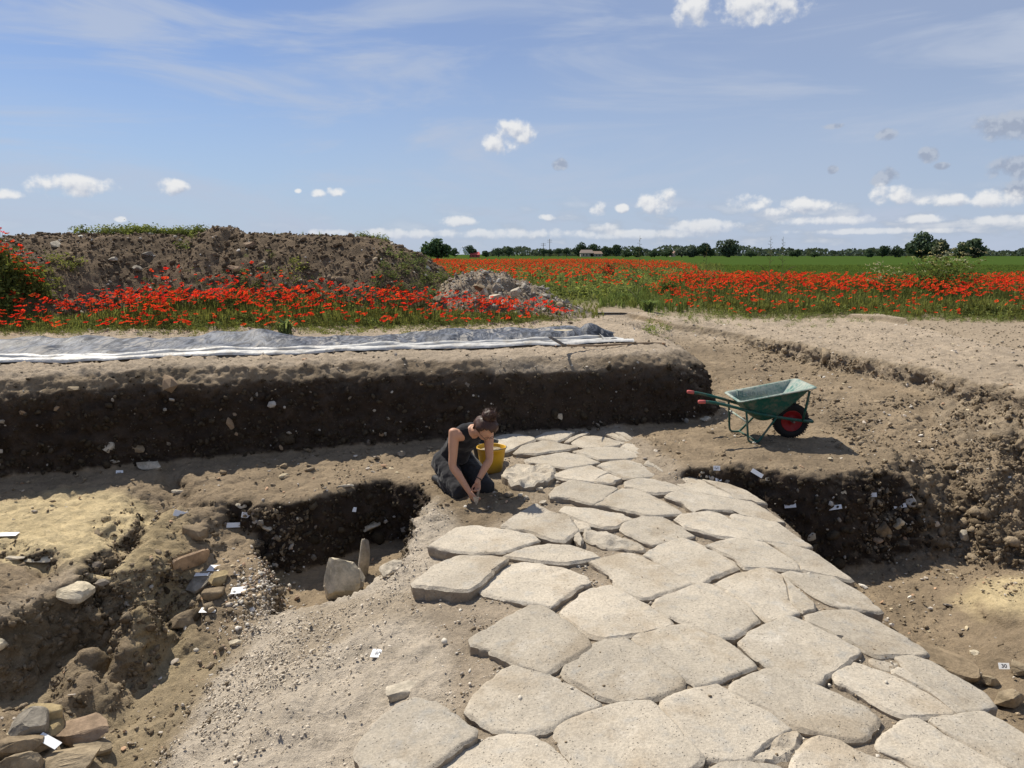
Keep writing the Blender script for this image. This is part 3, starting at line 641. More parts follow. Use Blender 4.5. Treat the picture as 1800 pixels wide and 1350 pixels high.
SLABS = [  # outline of the upper face, (rise above the road, thickness, roughness)
 ([(754,959),(773,946),(802,928),(829,924),(889,930),(938,938),(947,948),(884,970),(838,971),(798,968)], .035,.13,1),
 ([(888,976),(922,963),(962,956),(1002,958),(1042,970),(1054,979),(1033,982),(996,989),(960,987),(911,981)], .02,.13,1),
 ([(728,1021),(760,994),(802,978),(864,978),(893,981),(842,1026),(820,1037),(773,1032),(729,1028)], .045,.15,1),
 ([(843,1034),(893,992),(922,986),(993,999),(1030,1012),(1037,1026),(1018,1030),(967,1067),(927,1061),(856,1043)], .01,.16,1),
 ([(829,1121),(844,1110),(931,1063),(956,1064),(989,1086),(1033,1123),(1037,1135),(1000,1156),(960,1181),(916,1167),(833,1131)], .02,.17,1),
 ([(818,1248),(836,1219),(889,1172),(918,1168),(960,1183),(1000,1203),(1052,1234),(1053,1243),(1000,1259),(980,1272),(940,1286),(869,1282),(822,1252)], .0,.16,1),
 ([(628,1312),(644,1288),(673,1257),(693,1242),(729,1226),(764,1232),(778,1243),(833,1281),(832,1294),(751,1348),(730,1365),(690,1370),(645,1350),(629,1330)], .03,.16,1),
 ([(764,1350),(800,1328),(844,1303),(876,1290),(929,1290),(964,1308),(1000,1341),(1015,1365),(990,1400),(880,1420),(770,1390),(745,1365)], -.01,.16,1),
 ([(976,1289),(982,1271),(1000,1262),(1053,1244),(1089,1234),(1142,1232),(1160,1250),(1233,1326),(1231,1341),(1209,1350),(1150,1375),(1050,1375),(1027,1350),(1000,1321),(981,1300)], .005,.16,1),
 ([(989,1182),(991,1168),(1000,1160),(1020,1146),(1056,1128),(1096,1121),(1111,1127),(1200,1190),(1201,1205),(1150,1227),(1087,1234),(1053,1222),(1000,1192)], .005,.16,1),
 ([(984,1077),(1000,1062),(1036,1035),(1073,1028),(1100,1042),(1178,1089),(1181,1099),(1133,1110),(1096,1118),(1060,1122),(1045,1118),(1030,1112),(995,1086)], .005,.16,1),
 ([(1036,987),(1060,980),(1100,971),(1127,976),(1142,983),(1211,1021),(1216,1026),(1144,1050),(1122,1050),(1100,1040),(1082,1026),(1076,1012)], .01,.16,1),
 ([(1129,977),(1156,959),(1198,946),(1216,950),(1289,986),(1296,996),(1233,1023),(1215,1022),(1145,982)], .012,.16,1),
 ([(1148,1063),(1156,1050),(1231,1024),(1251,1028),(1318,1068),(1333,1090),(1289,1119),(1269,1121),(1211,1094),(1167,1077)], .012,.16,1),
 ([(1257,1026),(1293,1008),(1344,997),(1362,1003),(1374,1010),(1381,1030),(1387,1055),(1399,1070),(1407,1077),(1393,1081),(1351,1093),(1318,1066)], .005,.16,1),
 ([(1377,1011),(1429,1059),(1432,1072),(1411,1076),(1402,1069),(1390,1054),(1384,1030)], .005,.16,1),
 ([(1240,957),(1280,948),(1300,945),(1345,953),(1404,992),(1404,1001),(1356,999),(1333,998),(1310,997),(1292,982),(1256,964)], .005,.16,1),
 ([(1349,953),(1389,957),(1429,970),(1498,1017),(1493,1020),(1456,1012),(1409,1001),(1405,990)], .0,.16,1),
 ([(1284,907),(1291,903),(1340,908),(1360,914),(1427,959),(1420,961),(1367,954),(1341,949)], .0,.16,1),
 ([(1187,912),(1198,904),(1242,900),(1264,903),(1282,912),(1342,946),(1340,950),(1300,945),(1256,941),(1207,926)], .01,.16,1),
 ([(1092,926),(1100,917),(1130,908),(1164,909),(1180,917),(1221,941),(1200,946),(1146,958),(1120,946),(1096,933)], .005,.16,1.6),
 ([(983,898),(993,890),(1037,893),(1093,903),(1113,912),(1097,918),(1083,925),(1058,928),(1040,922),(1010,910)], .015,.15,1),
 ([(1045,888),(1075,868),(1093,858),(1120,860),(1140,868),(1193,895),(1200,902),(1150,905),(1133,905),(1077,892)], .02,.15,1),
 ([(967,868),(977,857),(1002,843),(1068,853),(1085,858),(1075,867),(1045,886),(1020,880),(1002,875),(970,873)], .03,.15,1.5),
 ([(972,835),(987,828),(1035,816),(1070,830),(1053,838),(1043,847),(998,843),(975,838)], .02,.15,1),
 ([(1046,847),(1053,839),(1070,831),(1093,841),(1072,850),(1057,849)], .02,.15,1),
 ([(1052,818),(1060,813),(1098,808),(1127,815),(1148,830),(1152,837),(1110,841),(1097,840),(1072,828)], .02,.15,1),
 ([(922,809),(947,802),(993,794),(1013,796),(1055,812),(1040,815),(1002,822),(990,822),(927,813)], .03,.15,1),
 ([(904,795),(918,783),(953,774),(973,776),(988,780),(1013,783),(1015,787),(990,791),(943,798),(910,797)], .03,.16,1),
 ([(1008,792),(1032,788),(1065,784),(1098,788),(1120,798),(1127,803),(1093,808),(1065,809),(1055,808)], .02,.15,1),
 ([(1005,777),(1027,766),(1052,767),(1100,778),(1078,784),(1032,787),(1013,781)], .02,.15,1),
 ([(942,767),(960,760),(992,757),(1010,759),(997,768),(980,775),(960,772),(943,770)], .02,.15,1),
 ([(862,772),(885,764),(905,763),(930,767),(940,770),(938,774),(895,791),(870,795),(855,785)], .03,.15,1),
 ([(992,777),(1007,767),(1032,759),(1035,762),(1010,772),(1002,778)], .015,.12,1.5),
 ([(1065,763),(1077,761),(1107,775),(1100,776),(1075,767)], .02,.12,1.4),
 ([(1078,759),(1093,758),(1120,776),(1108,775)], .02,.12,1.4),
 ([(1093,784),(1100,779),(1125,780),(1152,803),(1143,806),(1110,792)], .03,.15,1),
 ([(1135,810),(1153,806),(1185,833),(1172,834),(1150,822),(1135,816)], .03,.15,1),
 ([(1098,847),(1125,839),(1163,844),(1192,853),(1203,858),(1187,863),(1155,867),(1137,866),(1120,859),(1100,855)], .015,.15,1.3),
 ([(1173,843),(1180,837),(1200,834),(1232,842),(1255,855),(1285,870),(1292,877),(1243,869),(1220,864),(1200,855),(1175,846)], .01,.15,1),
 ([(1233,843),(1283,852),(1307,860),(1347,883),(1330,883),(1320,879),(1292,877),(1285,868),(1255,854)], .01,.15,1),
 ([(1170,873),(1180,867),(1205,860),(1245,871),(1297,878),(1322,882),(1347,895),(1380,917),(1360,915),(1300,903),(1298,897),(1230,895),(1223,898),(1200,884)], .01,.16,1),
 ([(1158,843),(1168,839),(1172,841),(1171,846)], .0,.1,1.5),
 ([(1028,933),(1060,937),(1093,947),(1133,963),(1127,972),(1100,968),(1060,963),(1030,950)], -.01,.13,3.2),
 ([(1008,940),(1018,935),(1026,947),(1020,957),(1012,950)], .02,.1,2),
 ([(882,923),(902,908),(940,885),(948,888),(967,900),(1002,908),(1007,920),(1017,932),(988,950),(963,945),(940,938),(927,934),(900,932)], .035,.13,1.6),
 ([(1007,912),(1020,911),(1035,920),(1037,930),(1020,932),(1012,925)], .0,.12,2),
 ([(885,840),(890,830),(920,818),(965,817),(975,826),(972,838),(960,845),(940,852),(925,855),(900,852)], .03,.15,4.5),
 ([(1417,1080),(1453,1071),(1502,1071),(1538,1090),(1553,1099),(1616,1134),(1632,1148),(1627,1153),(1578,1151),(1542,1152),(1520,1143),(1507,1134),(1420,1092)], .0,.17,1),
 ([(1375,1008),(1389,1003),(1438,1010),(1464,1014),(1500,1034),(1524,1050),(1553,1074),(1542,1076),(1507,1070),(1473,1066),(1440,1050),(1410,1030)], .0,.17,1),
 ([(1302,1126),(1316,1110),(1382,1081),(1400,1086),(1418,1094),(1511,1139),(1513,1146),(1467,1179),(1437,1201),(1400,1188),(1356,1170),(1318,1148)], .012,.16,1),
 ([(1462,1186),(1504,1163),(1524,1170),(1564,1184),(1622,1212),(1677,1248),(1676,1254),(1622,1257),(1589,1260),(1556,1246),(1511,1219),(1473,1201)], .0,.16,1),
 ([(1527,1159),(1544,1152),(1564,1153),(1580,1166),(1569,1180),(1562,1181),(1533,1169)], -.022,.14,1),
 ([(1572,1153),(1604,1152),(1633,1161),(1733,1219),(1751,1241),(1727,1248),(1701,1250),(1645,1214),(1601,1179),(1584,1166)], .0,.17,1),
 ([(1578,1170),(1596,1179),(1643,1216),(1696,1249),(1680,1252),(1624,1212),(1571,1183)], -.004,.15,1),
 ([(1636,1266),(1640,1261),(1700,1252),(1729,1249),(1764,1266),(1800,1290),(1850,1325),(1830,1360),(1780,1352),(1767,1344),(1712,1313),(1652,1280)], .0,.17,1),
 ([(1540,1305),(1569,1279),(1593,1262),(1613,1261),(1628,1269),(1650,1283),(1710,1316),(1775,1351),(1800,1370),(1740,1400),(1660,1370),(1616,1348),(1578,1330),(1547,1319)], .0,.16,1),
 ([(1286,1206),(1296,1196),(1324,1181),(1364,1172),(1400,1189),(1436,1203),(1489,1226),(1524,1243),(1544,1263),(1513,1301),(1484,1297),(1433,1286),(1395,1275),(1340,1243),(1290,1215)], .01,.16,1),
 ([(1113,1119),(1124,1112),(1160,1103),(1211,1095),(1267,1124),(1284,1132),(1327,1170),(1324,1174),(1258,1197),(1233,1203),(1218,1201),(1200,1188),(1116,1127)], .008,.16,1),
 ([(1162,1241),(1169,1226),(1222,1208),(1256,1198),(1284,1212),(1378,1268),(1391,1278),(1378,1289),(1340,1309),(1329,1325),(1311,1336),(1249,1332),(1231,1321),(1196,1279)], .006,.16,1),
 ([(1341,1312),(1380,1291),(1397,1281),(1410,1300),(1400,1318),(1378,1338),(1345,1342),(1315,1339),(1331,1328)], -.02,.13,3.5),
 ([(1390,1345),(1400,1326),(1422,1306),(1440,1290),(1473,1299),(1498,1314),(1533,1330),(1569,1337),(1596,1350),(1620,1370),(1560,1400),(1450,1400),(1395,1370)], .0,.16,1),
 ([(1244,1350),(1262,1340),(1311,1338),(1350,1342),(1372,1347),(1385,1375),(1330,1400),(1260,1390)], .0,.16,1)]
def resample(poly, step):
    out = []; n = len(poly)
    for i in range(n):
        a, b = poly[i], poly[(i + 1) % n]; L = (b - a).length; k = max(1, int(L / step))
        out += [a.lerp(b, j / k) for j in range(k)]
    return out
def u0_(ring, ctr):
    d = ring - ctr; return d / np.linalg.norm(d, axis=1)[:, None]
def make_slab(i, outline, rise, th, rough):
    r = np.random.default_rng(100 + i)
    pts = [PR(a, b, rise) for a, b in outline]
    c = sum(pts, Vector()) / len(pts)
    flat = [Vector((p.x, p.y, 0)) for p in pts]
    area = sum(a.x * b.y - b.x * a.y for a, b in zip(flat, flat[1:] + flat[:1]))
    if area < 0: flat.reverse()
    ring = resample(flat, .024)
    for _ in range(1):                                   # knock the corners off a little
        ring = [(ring[k - 1] + ring[k] * 6 + ring[(k + 1) % len(ring)]) / 8 for k in range(len(ring))]
    ring = np.array([(p.x, p.y) for p in ring]); ctr = np.array([c.x, c.y])
    size = np.abs(ring - ctr).max(0).mean()
    q = np.c_[ring, np.full(len(ring), i * 1.7)]
    ring = ring + np.c_[fbm(q, 9, 3), fbm(q + 50, 9, 3)] * .008 * min(rough, 2.5) + np.c_[fbm(q + 70, 30, 2), fbm(q + 90, 30, 2)] * .0035 - u0_(ring, ctr) * np.maximum(0, fbm(q + 30, 13, 2) - .35)[:, None] * .03
    ring = ctr + (ring - ctr) * (1 + .011 / np.maximum(.1, np.linalg.norm(ring - ctr, axis=1)))[:, None]
    d = ring - ctr; L = np.linalg.norm(d, axis=1)[:, None]; u = d / L
    e = min(.011, .15 * size)                            # worn edge radius
    jag = fbm(q + 9, 5, 3)[:, None] * .012 - .004
    tilt = r.normal(size=2) * .008; crown = r.uniform(.002, .008)
    prof = [(e * .05 - .02 + jag * 0, -th), (.012 + jag, -th * .8), (.0 + jag * .9, -th * .45), (-.006 + jag * .7, -e * 1.3), (e * .22 + jag * .25, -e * .55), (e * .62, -e * .18), (e * 1.15, -e * .04)]
    rings = [];
    for inset, h in prof:
        p = ring - u * inset; rings.append(np.c_[p, np.full(len(p), h)])
    for k in range(0, 8):
        s = 1 - k / 8.0 if k else 1 - .014 / np.maximum(L, .05)
        p = ctr + (ring - u * e * 1.15 - ctr) * s; rings.append(np.c_[p, np.zeros(len(p))])
    V = np.concatenate(rings); n = len(ring); m = len(rings)
    topk = len(prof) - 1
    rr = np.arange(len(V)) // n
    dz = (V[:, :2] - ctr) @ tilt + np.where(rr >= topk, (1 - ((np.linalg.norm(V[:, :2] - ctr, axis=1)) / (L.max())) ** 2) * crown, 0)
    V3 = np.c_[V[:, :2], np.full(len(V), i * .7)]
    un = fbm(V3, 2.2, 3) * .005 + fbm(V3 + 20, 11, 3) * .0035 * rough + (np.maximum(0, ridged(V3 + 8, 6, 3)) * .006 * max(0, rough - 1.2))
    V[:, 2] += zr(V[:, 0], V[:, 1]) + rise + dz + np.where(rr >= 3, un, 0)
    if rough > 3: V[:, 2] += np.where(rr > topk, fbm(V3 + 3, 8, 3) * .02, 0)
    side = rr < 4; V[side, :2] += (np.c_[fbm(V[side] + 3, 14, 3), fbm(V[side] + 8, 14, 3)]) * .007
    org = np.array([c.x, c.y, float(zr(c.x, c.y)) + rise])
    vc = len(V); V = np.concatenate([V, [[ctr[0], ctr[1], V[rr == m - 1][:, 2].mean() ]]]) - org
    idx = np.arange(n); nx = (idx + 1) % n
    Fq = np.concatenate([np.stack([k * n + idx, k * n + nx, (k + 1) * n + nx, (k + 1) * n + idx], 1) for k in range(m - 1)])
    Ft = np.stack([(m - 1) * n + idx, (m - 1) * n + nx, np.full(n, vc)], 1)
    me = np_mesh('paving_slab', V, [Fq, Ft], M_slab); me.set_sharp_from_angle(angle=R(33)); return me, org
road = empty('road', (0, 0, 0), kind='structure', label='ancient road paved with large pale polygonal stone slabs')
for i, (o, rise, th, rough) in enumerate(SLABS):
    me, org = make_slab(i, o, rise, th, rough)
    link('paving_slab', me, parent=road, loc=org)
# ------------------------------------------------------------------ loose stones, pebbles, clods
def vc_mat(name, rough=.93, bump=.004, bscale=70, spec=.15):
    m, nt, b = new_mat(name); o = nt.pos(); n = nt.noise(o, bscale, 4, .7)
    c = nt.mix(1.0, nt.attr('col'), nt.math('MULTIPLY_ADD', n, .7, .65), 'MULTIPLY')
    nt.l.new(c, b.inputs['Base Color']); b.inputs['Roughness'].default_value = rough; b.inputs['Specular IOR Level'].default_value = spec
    nt.l.new(nt.bump(n, .8, bump), b.inputs['Normal']); return m
M_peb = vc_mat('pebbles')
PAL = np.array([[.52, .47, .39], [.45, .41, .35], [.60, .55, .46], [.38, .33, .27], [.50, .40, .27], [.42, .30, .21], [.62, .58, .52]])
TPL = [rock_tpl(k, 1) for k in range(5)]
TPLX = []
for k in range(6):
    tv_, tf_ = rock_tpl(40 + k, 1); tv_ = tv_ * (1 + .55 * fbm(tv_ * 1.3 + k * 7, 1.1, 2))[:, None]; TPLX.append((tv_, tf_))
def rocks(sel, size, flat, pal, rs, lift=.15, jit=.12, tpls=TPL):
    n = len(sel); parts = []
    for k, (tv, tf) in enumerate(tpls):
        s = sel[k::len(tpls)]
        if not len(s): continue
        m = len(s); sz = np.exp(rs.normal(np.log(size[0]), size[1], m)); sc = sz[:, None] * np.c_[rs.uniform(.8, 1.5, m), rs.uniform(.7, 1.1, m), rs.uniform(flat[0], flat[1], m)]
        nr = GN[s] + rs.normal(size=(m, 3)) * .35
        pos = GV[s] + GN[s] * (sc[:, 2:3] * lift) + rs.normal(size=(m, 3)) * .012
        colr = pal[rs.integers(0, len(pal), m)] * (1 + rs.normal(size=(m, 1)) * jit)
        parts.append(scatter(tv, tf, pos, rot_align(nr, rs.uniform(0, 6.28, m)), sc, None, np.clip(colr, .02, .85)))
    return merge(parts)
rs = np.random.default_rng(21)
gx_, gy_, gz_ = GV.T; nz_ = GN[:, 2]
view = (np.abs(gx_) < gy_ * .74 + .5) & (gy_ > 3)
def pick(w, n): 
    w = np.where(view, w, 0); w = w / w.sum(); return rs.choice(len(GV), n, replace=True, p=w)
grv = soft_in(gx_, gy_, GRAVEL, .15) * (nz_ > .3)
wn = sstep(-.25, .5, fbm(GV, 1.6, 3)) + .12
lowg = 1 + 2.2 * sstep(-1.0, -1.9, gx_)
near_w = np.minimum(1, (4.5 / gy_) ** 1.0)
v, f, c = rocks(pick(grv * wn * lowg, 12000), (.0060, .45), (.4, .7), np.array([[.54, .475, .385], [.50, .435, .345], [.58, .515, .42], [.44, .38, .30], [.51, .44, .34]]), rs, -.35)
link('gravel', np_mesh('gravel', v, f, M_peb, cols=c), kind='stuff', label='pale gravel and pebbles covering the road foundation slope')
# pebble spill at the edge of the ledge beside the pit
pe = np.exp(-(((gx_ - P(455, 1030, -.5).x) / .16) ** 2 + ((gy_ - P(455, 1030, -.5).y) / .45) ** 2)) * (nz_ > .2)
v, f, c = rocks(pick(pe, 900), (.012, .35), (.5, .8), PAL, rs)
link('pebbles', np_mesh('pebbles', v, f, M_peb, cols=c), kind='stuff', label='pebbles spilling over the ledge beside the dark pit')
# stones sticking out of the cut faces
cut = sstep(.55, .2, nz_) * (gz_ > -.9) * (gy_ > 5.5)
cut = cut * (1 + 1.5 * sstep(.45, .1, gz_)) * (gx_ < 4.3)
PALW = np.array([[.40, .36, .30], [.30, .26, .21], [.48, .44, .37], [.36, .26, .17], [.25, .21, .17], [.55, .51, .45]])
v, f, c = rocks(pick(cut * (sstep(-.3, .4, fbm(GV + 6, 2.2, 3)) + .03), 700), (.013, .6), (.5, .8), PALW * .75, rs, -.15)
link('stones_in_section', np_mesh('stones_in_section', v, f, M_peb, smooth=False, cols=c), kind='stuff', label='small pale stones embedded in the dark cut faces')
# crumbs of earth on faces and floors, chips and sherds on floors
PALS = np.array([[.25, .193, .128], [.30, .236, .16], [.21, .16, .104], [.33, .262, .18]])
bankm = sstep(3.3, 4.0, gx_) * sstep(6.3, 7.0, gy_ + .3 * (gx_ - 4)) * (1 - sstep(.93, .99, nz_)) * sstep(.8, .6, gz_)
v, f, c = rocks(pick(bankm * (sstep(-.3, .5, fbm(GV + 2, 1.7, 3)) + .1), 9000), (.011, .6), (.4, .9), PALS * 1.0, rs, -.25, .12, TPLX)
link('earth_clods', np_mesh('earth_clods', v, f, M_soil, cols=c), kind='stuff', label='crumbled earth clods on the right hand bank')
PALD = PALS * .28
v, f, c = rocks(pick(cut, 6500), (.014, .5), (.5, .9), PALD, rs)
link('dark_crumbs', np_mesh('dark_crumbs', v, f, M_soil, cols=c), kind='stuff', label='dark crumbs of soil on the cut faces')
dit = sstep(.9, .6, nz_) * (gx_ < -1.9) * (gy_ < 6.9) * (gz_ < -.1)
v, f, c = rocks(pick(dit * (sstep(-.3, .5, fbm(GV + 15, 1.9, 3)) + .15), 5200), (.010, .6), (.4, .9), PALS * .85, rs, -.2, .12, TPLX)
link('ditch_crumbs', np_mesh('ditch_crumbs', v, f, M_soil, cols=c), kind='stuff', label='crumbling brown earth on the left ditch banks')
flo = sstep(.8, .95, nz_) * (gz_ < .5) * (1 - .85 * soft_in(gx_, gy_, SAND, .1)) * (1 - soft_in(gx_, gy_, ROAD, .05)) * (1 - grv) * near_w * (sstep(-.2, .5, fbm(GV + 9, 1.1, 3)) + .15)
v, f, c = rocks(pick(flo, 4500), (.009, .6), (.4, .85), PALS * 1.15, rs, -.2, .12, TPLX)
link('soil_crumbs', np_mesh('soil_crumbs', v, f, M_soil, cols=c), kind='stuff', label='loose crumbs of soil on the excavation floor')
PALC = np.array([[.52, .46, .38], [.60, .55, .47], [.46, .30, .19], [.50, .42, .28], [.38, .33, .27]])
v, f, c = rocks(pick(flo + .25 * bankm + .1 * (gz_ > .6) * (nz_ > .7), 2300), (.012, .5), (.3, .7), PALC, rs)
link('stone_chips', np_mesh('stone_chips', v, f, M_peb, smooth=False, cols=c), kind='stuff', label='scattered stone chips and sherds on bare earth')
# joints between slabs: grit
jo = soft_in(gx_, gy_, ROAD, .05) * (nz_ > .5) 
v, f, c = rocks(pick(jo, 5000), (.007, .45), (.5, .8), np.concatenate([PAL[:4], PALS]), rs)
link('joint_grit', np_mesh('joint_grit', v, f, M_peb, cols=c), kind='stuff', label='grit lying in the joints between the paving slabs')
# straw and dry litter on the upper ground
topm = (gz_ > .6) * (nz_ > .75)
v, f, c = rocks(pick(topm * (gy_ < 15), 5000), (.010, .5), (.4, .7), np.array([[.36, .295, .21], [.29, .235, .165], [.42, .355, .265]]), rs)
link('dry_crumbs', np_mesh('dry_crumbs', v, f, M_soil, cols=c), kind='stuff', label='dry crumbs and litter on the upper ground')

def stone_mat(name, colr, rough=.92):
    m, nt, b = new_mat(name); o = nt.objco(); n1 = nt.noise(o, 7, 5, .65); n2 = nt.noise(o, 45, 5, .7)
    d = tuple(q * .62 for q in colr); l = tuple(min(.8, q * 1.2) for q in colr)
    c = nt.mix(nt.smooth(n1, .3, .7), d, l); c = nt.mix(1.0, c, nt.math('MULTIPLY_ADD', n2, .8, .6), 'MULTIPLY')
    nt.l.new(c, b.inputs['Base Color']); b.inputs['Roughness'].default_value = rough; b.inputs['Specular IOR Level'].default_value = .15
    nt.l.new(nt.bump(nt.math('ADD', n1, n2), .6, .015), b.inputs['Normal']); return m
M_st = {k: stone_mat('stone_' + k, v) for k, v in dict(pale=(.50, .44, .345), grey=(.27, .24, .195), yellow=(.36, .28, .155), red=(.29, .21, .142), brown=(.26, .20, .13), tile=(.40, .28, .18), cream=(.60, .52, .38), dust=(.32, .255, .17)).items()}
def block_tpl(seed, box=.6, sub=3):
    v, f = ico(4); r = np.random.default_rng(seed)
    e = 2 / (2 + 6 * box); s = np.sign(v) * np.abs(v) ** e; v = s / np.abs(s).max(0)
    for _ in range(14 if box < .6 else 8):
        n = r.normal(size=3); n /= np.linalg.norm(n); d = r.uniform(.5, .92) if box < .6 else r.uniform(.8, 1.1); q = v @ n
        v = np.where((q > d)[:, None], v - (q - d)[:, None] * n * .97, v)
    k = np.c_[fbm(v + seed, 1.6, 4), fbm(v + seed + 9, 1.6, 4), fbm(v + seed + 20, 1.6, 4)]
    return v / np.abs(v).max(0) + .045 * k + .012 * np.c_[fbm(v + seed, 9, 2), fbm(v + seed + 9, 9, 2), fbm(v + seed + 20, 9, 2)], f
def stone(px, py, w, d, h, yaw, mk, label, seed, box=.6, tilt=(0, 0), lift=.35, name='stone', group=None, cat='stone', at=None):
    p = at or on_ground(px, py); v, f = block_tpl(seed, box)
    me = np_mesh(name, v * np.array([w / 2, d / 2, h / 2]), f, M_st[mk], smooth=True)
    try: me.set_sharp_from_angle(angle=R(24))
    except Exception: pass
    return link(name, me, loc=(p.x, p.y, p.z + h * lift), rot=(tilt[0], tilt[1], yaw), label=label, cat=cat, group=group)
stone(598, 1052, .36, .22, .42, .3, 'cream', 'large pale upright boulder at the mouth of the dark pit', 1, .35, (-.25, .2), .42)
stone(628, 1040, .2, .2, .24, .9, 'pale', 'broken pale rock leaning on the large boulder in the pit', 2, .3, (.2, .3), .35)
stone(642, 1012, .11, .12, .42, .2, 'pale', 'tall narrow standing stone at the back of the pit', 3, .5, (.08, .16), .42)
stone(648, 928, .24, .18, .07, .1, 'pale', 'flat stone jutting out of the dark pit face', 4, .4, (.1, -.1), .2)
stone(468, 931, .19, .14, .09, -.4, 'pale', 'ragged pale stone at left end of the pit face', 5, .3, (0, .3), .3)
stone(690, 1002, .2, .17, .13, .5, 'pale', 'pale rock at the gravel edge above the pit', 6, .4, (.1, 0), .2)
stone(46, 1300, .25, .20, .19, .4, 'grey', 'grey rounded boulder beside the numbered white tag', 7, .35, (.1, .1), .42)
stone(80, 1277, .2, .15, .14, .5, 'yellow', 'small yellow squared block behind the grey boulder', 8, .75, (.0, .1), .5)
stone(88, 1294, .17, .13, .1, .6, 'yellow', 'low ochre stone between boulder and flat red slab', 9, .5, (0, 0), .35)
stone(140, 1302, .36, .25, .12, .35, 'red', 'large flat reddish stone slab at lower left', 10, .55, (.12, -.08), .4)
stone(118, 1345, .42, .30, .12, .3, 'dust', 'broad earthy stone at the bottom left corner', 11, .5, (.05, 0), .3)
stone(172, 1322, .26, .20, .1, -.3, 'dust', 'earthy stone below the flat reddish slab', 12, .5, (0, .05), .3)
stone(22, 1330, .34, .17, .16, .7, 'brown', 'long brown stone at the left frame edge', 13, .5, (0, 0), .4)
stone(62, 1318, .24, .13, .12, .6, 'brown', 'narrow brown stone beneath the numbered tag', 14, .5, (0, 0), .3)
stone(35, 1352, .3, .16, .14, .8, 'dust', 'dusty stone in the bottom left corner', 15, .5, (0, 0), .3)
stone(342, 942, .25, .12, .11, -.35, 'brown', 'brown brick fragment below the leftmost wall tag', 16, .8, (.1, .1), .4, 'brick_fragment', cat='brick')
stone(336, 1002, .04, .34, .16, -.62, 'tile', 'roof tile standing on edge among the rubble', 17, .9, (0, .35), .5, 'roof_tile', cat='tile')
stone(352, 1030, .15, .22, .05, -.4, 'grey', 'flat grey tile leaning under a white tag', 18, .85, (.35, .15), .7, 'roof_tile', cat='tile')
stone(384, 1026, .17, .19, .12, .3, 'yellow', 'crumbly yellow mortar lump among the rubble', 19, .25, (0, 0), .4)
stone(376, 1052, .17, .12, .1, .1, 'brown', 'ochre block below the yellow mortar lump', 20, .7, (.1, 0), .4)
stone(322, 1104, .26, .2, .16, .2, 'brown', 'ochre boulder overhanging the ditch', 21, .5, (.1, 0), .35)
stone(130, 1050, .26, .2, .1, -.15, 'cream', 'cream cut stone on the ridge above the ditch', 22, .8, (.1, 0), .45)
stone(70, 984, .22, .1, .02, .1, 'cream', 'thin flat cream slab below the sandy platform', 23, .7, (.25, 0), .6)
stone(25, 983, .18, .05, .03, -.1, 'pale', 'thin pale sliver at edge of the sandy platform', 24, .5, (0, 0), .5)
stone(3, 1140, .1, .1, .1, .1, 'cream', 'whitish stone at left edge in the shaded ditch wall', 25, .4, (0, 0), .3)
stone(428, 892, .14, .1, .05, .4, 'pale', 'small flat stone on the rim between two wall tags', 26, .5)
stone(415, 1133, .1, .07, .05, .5, 'cream', 'rounded cream cobble at upper end of the gravel slope', 27, .3)
stone(712, 1216, .25, .12, .06, .42, 'pale', 'rectangular grey stone beside the leftmost paving slab', 28, .75, (0, 0), .2)
stone(1660, 1180, .42, .3, .16, -.5, 'brown', 'brown block under the road edge in the right trench', 29, .7, (0, .1), .3)
stone(1552, 945, .18, .12, .2, .5, 'brown', 'brown stone slab leaning at the trench corner', 30, .5, (.2, .3), .4)
stone(1578, 930, .12, .12, .14, .2, 'cream', 'yellowish stone at the trench corner', 31, .4, (0, 0), .4)
stone(1545, 955, .1, .08, .07, .2, 'tile', 'orange brick fragment at foot of the trench corner', 32, .5, cat='brick', name='brick_fragment')
stone(1620, 818, .22, .14, .06, -.4, 'brown', 'flat brown stone at end of the wheelbarrow platform', 33, .5, (.2, .2), .3)
stone(1695, 950, .1, .08, .12, .1, 'pale', 'pointed pale stone on the right bank', 34, .3, (0, 0), .4)
stone(1793, 793, .18, .15, .16, .1, 'brown', 'rounded brown boulder in the bank at right edge', 35, .3, (0, 0), .4)
stone(1484, 870, .11, .03, .06, .5, 'cream', 'curved cream shell fragment in the tagged trench face', 36, .2, (0, .4), .3, cat='shell', name='shell')
stone(1350, 845, .07, .05, .05, .2, 'pale', 'pale pebble near the tilted tag in trench face', 37, .3)
stone(950, 864, .09, .07, .06, .3, 'pale', 'pale rock beside the rubble stone left of the paving', 38, .4)
stone(914, 874, .06, .05, .05, .3, 'pale', 'left of two small rocks in front of the worker', 39, .3)
stone(926, 878, .07, .05, .05, 1.0, 'pale', 'right of two small rocks in front of the worker', 40, .3)
stone(955, 886, .09, .05, .04, .4, 'pale', 'small flat rock behind the pointed paving slab', 41, .3)
stone(845, 862, .08, .06, .05, .2, 'dust', 'small stone beside the kneeling worker and bucket', 42, .3)
stone(190, 796, .14, .1, .15, .2, 'pale', 'pale stone low in the shaded section wall at left', 43, .3, (0, 0), .3)
stone(268, 824, .34, .12, .12, -.2, 'pale', 'large whitish stone at foot of the shaded wall', 44, .35, (0, .2), .3)
stone(193, 812, .09, .06, .03, 0, 'pale', 'flat whitish stone below the pale wall stone', 45, .6)
stone(240, 793, .22, .1, .08, 0, 'brown', 'brownish stone above the large whitish wall stone', 46, .4)
stone(985, 737, .09, .06, .09, .2, 'pale', 'pale stone in the shaded wall above the paving', 47, .4)
stone(705, 800, .12, .08, .07, .3, 'grey', 'dark stone at shaded wall foot left of worker', 48, .4)
stone(500, 822, .1, .08, .06, .3, 'dust', 'dusty stone on the strip below shaded wall', 49, .4)
stone(318, 868, .2, .08, .05, .2, 'pale', 'long pale stone on rim behind the leftmost tag', 50, .4)
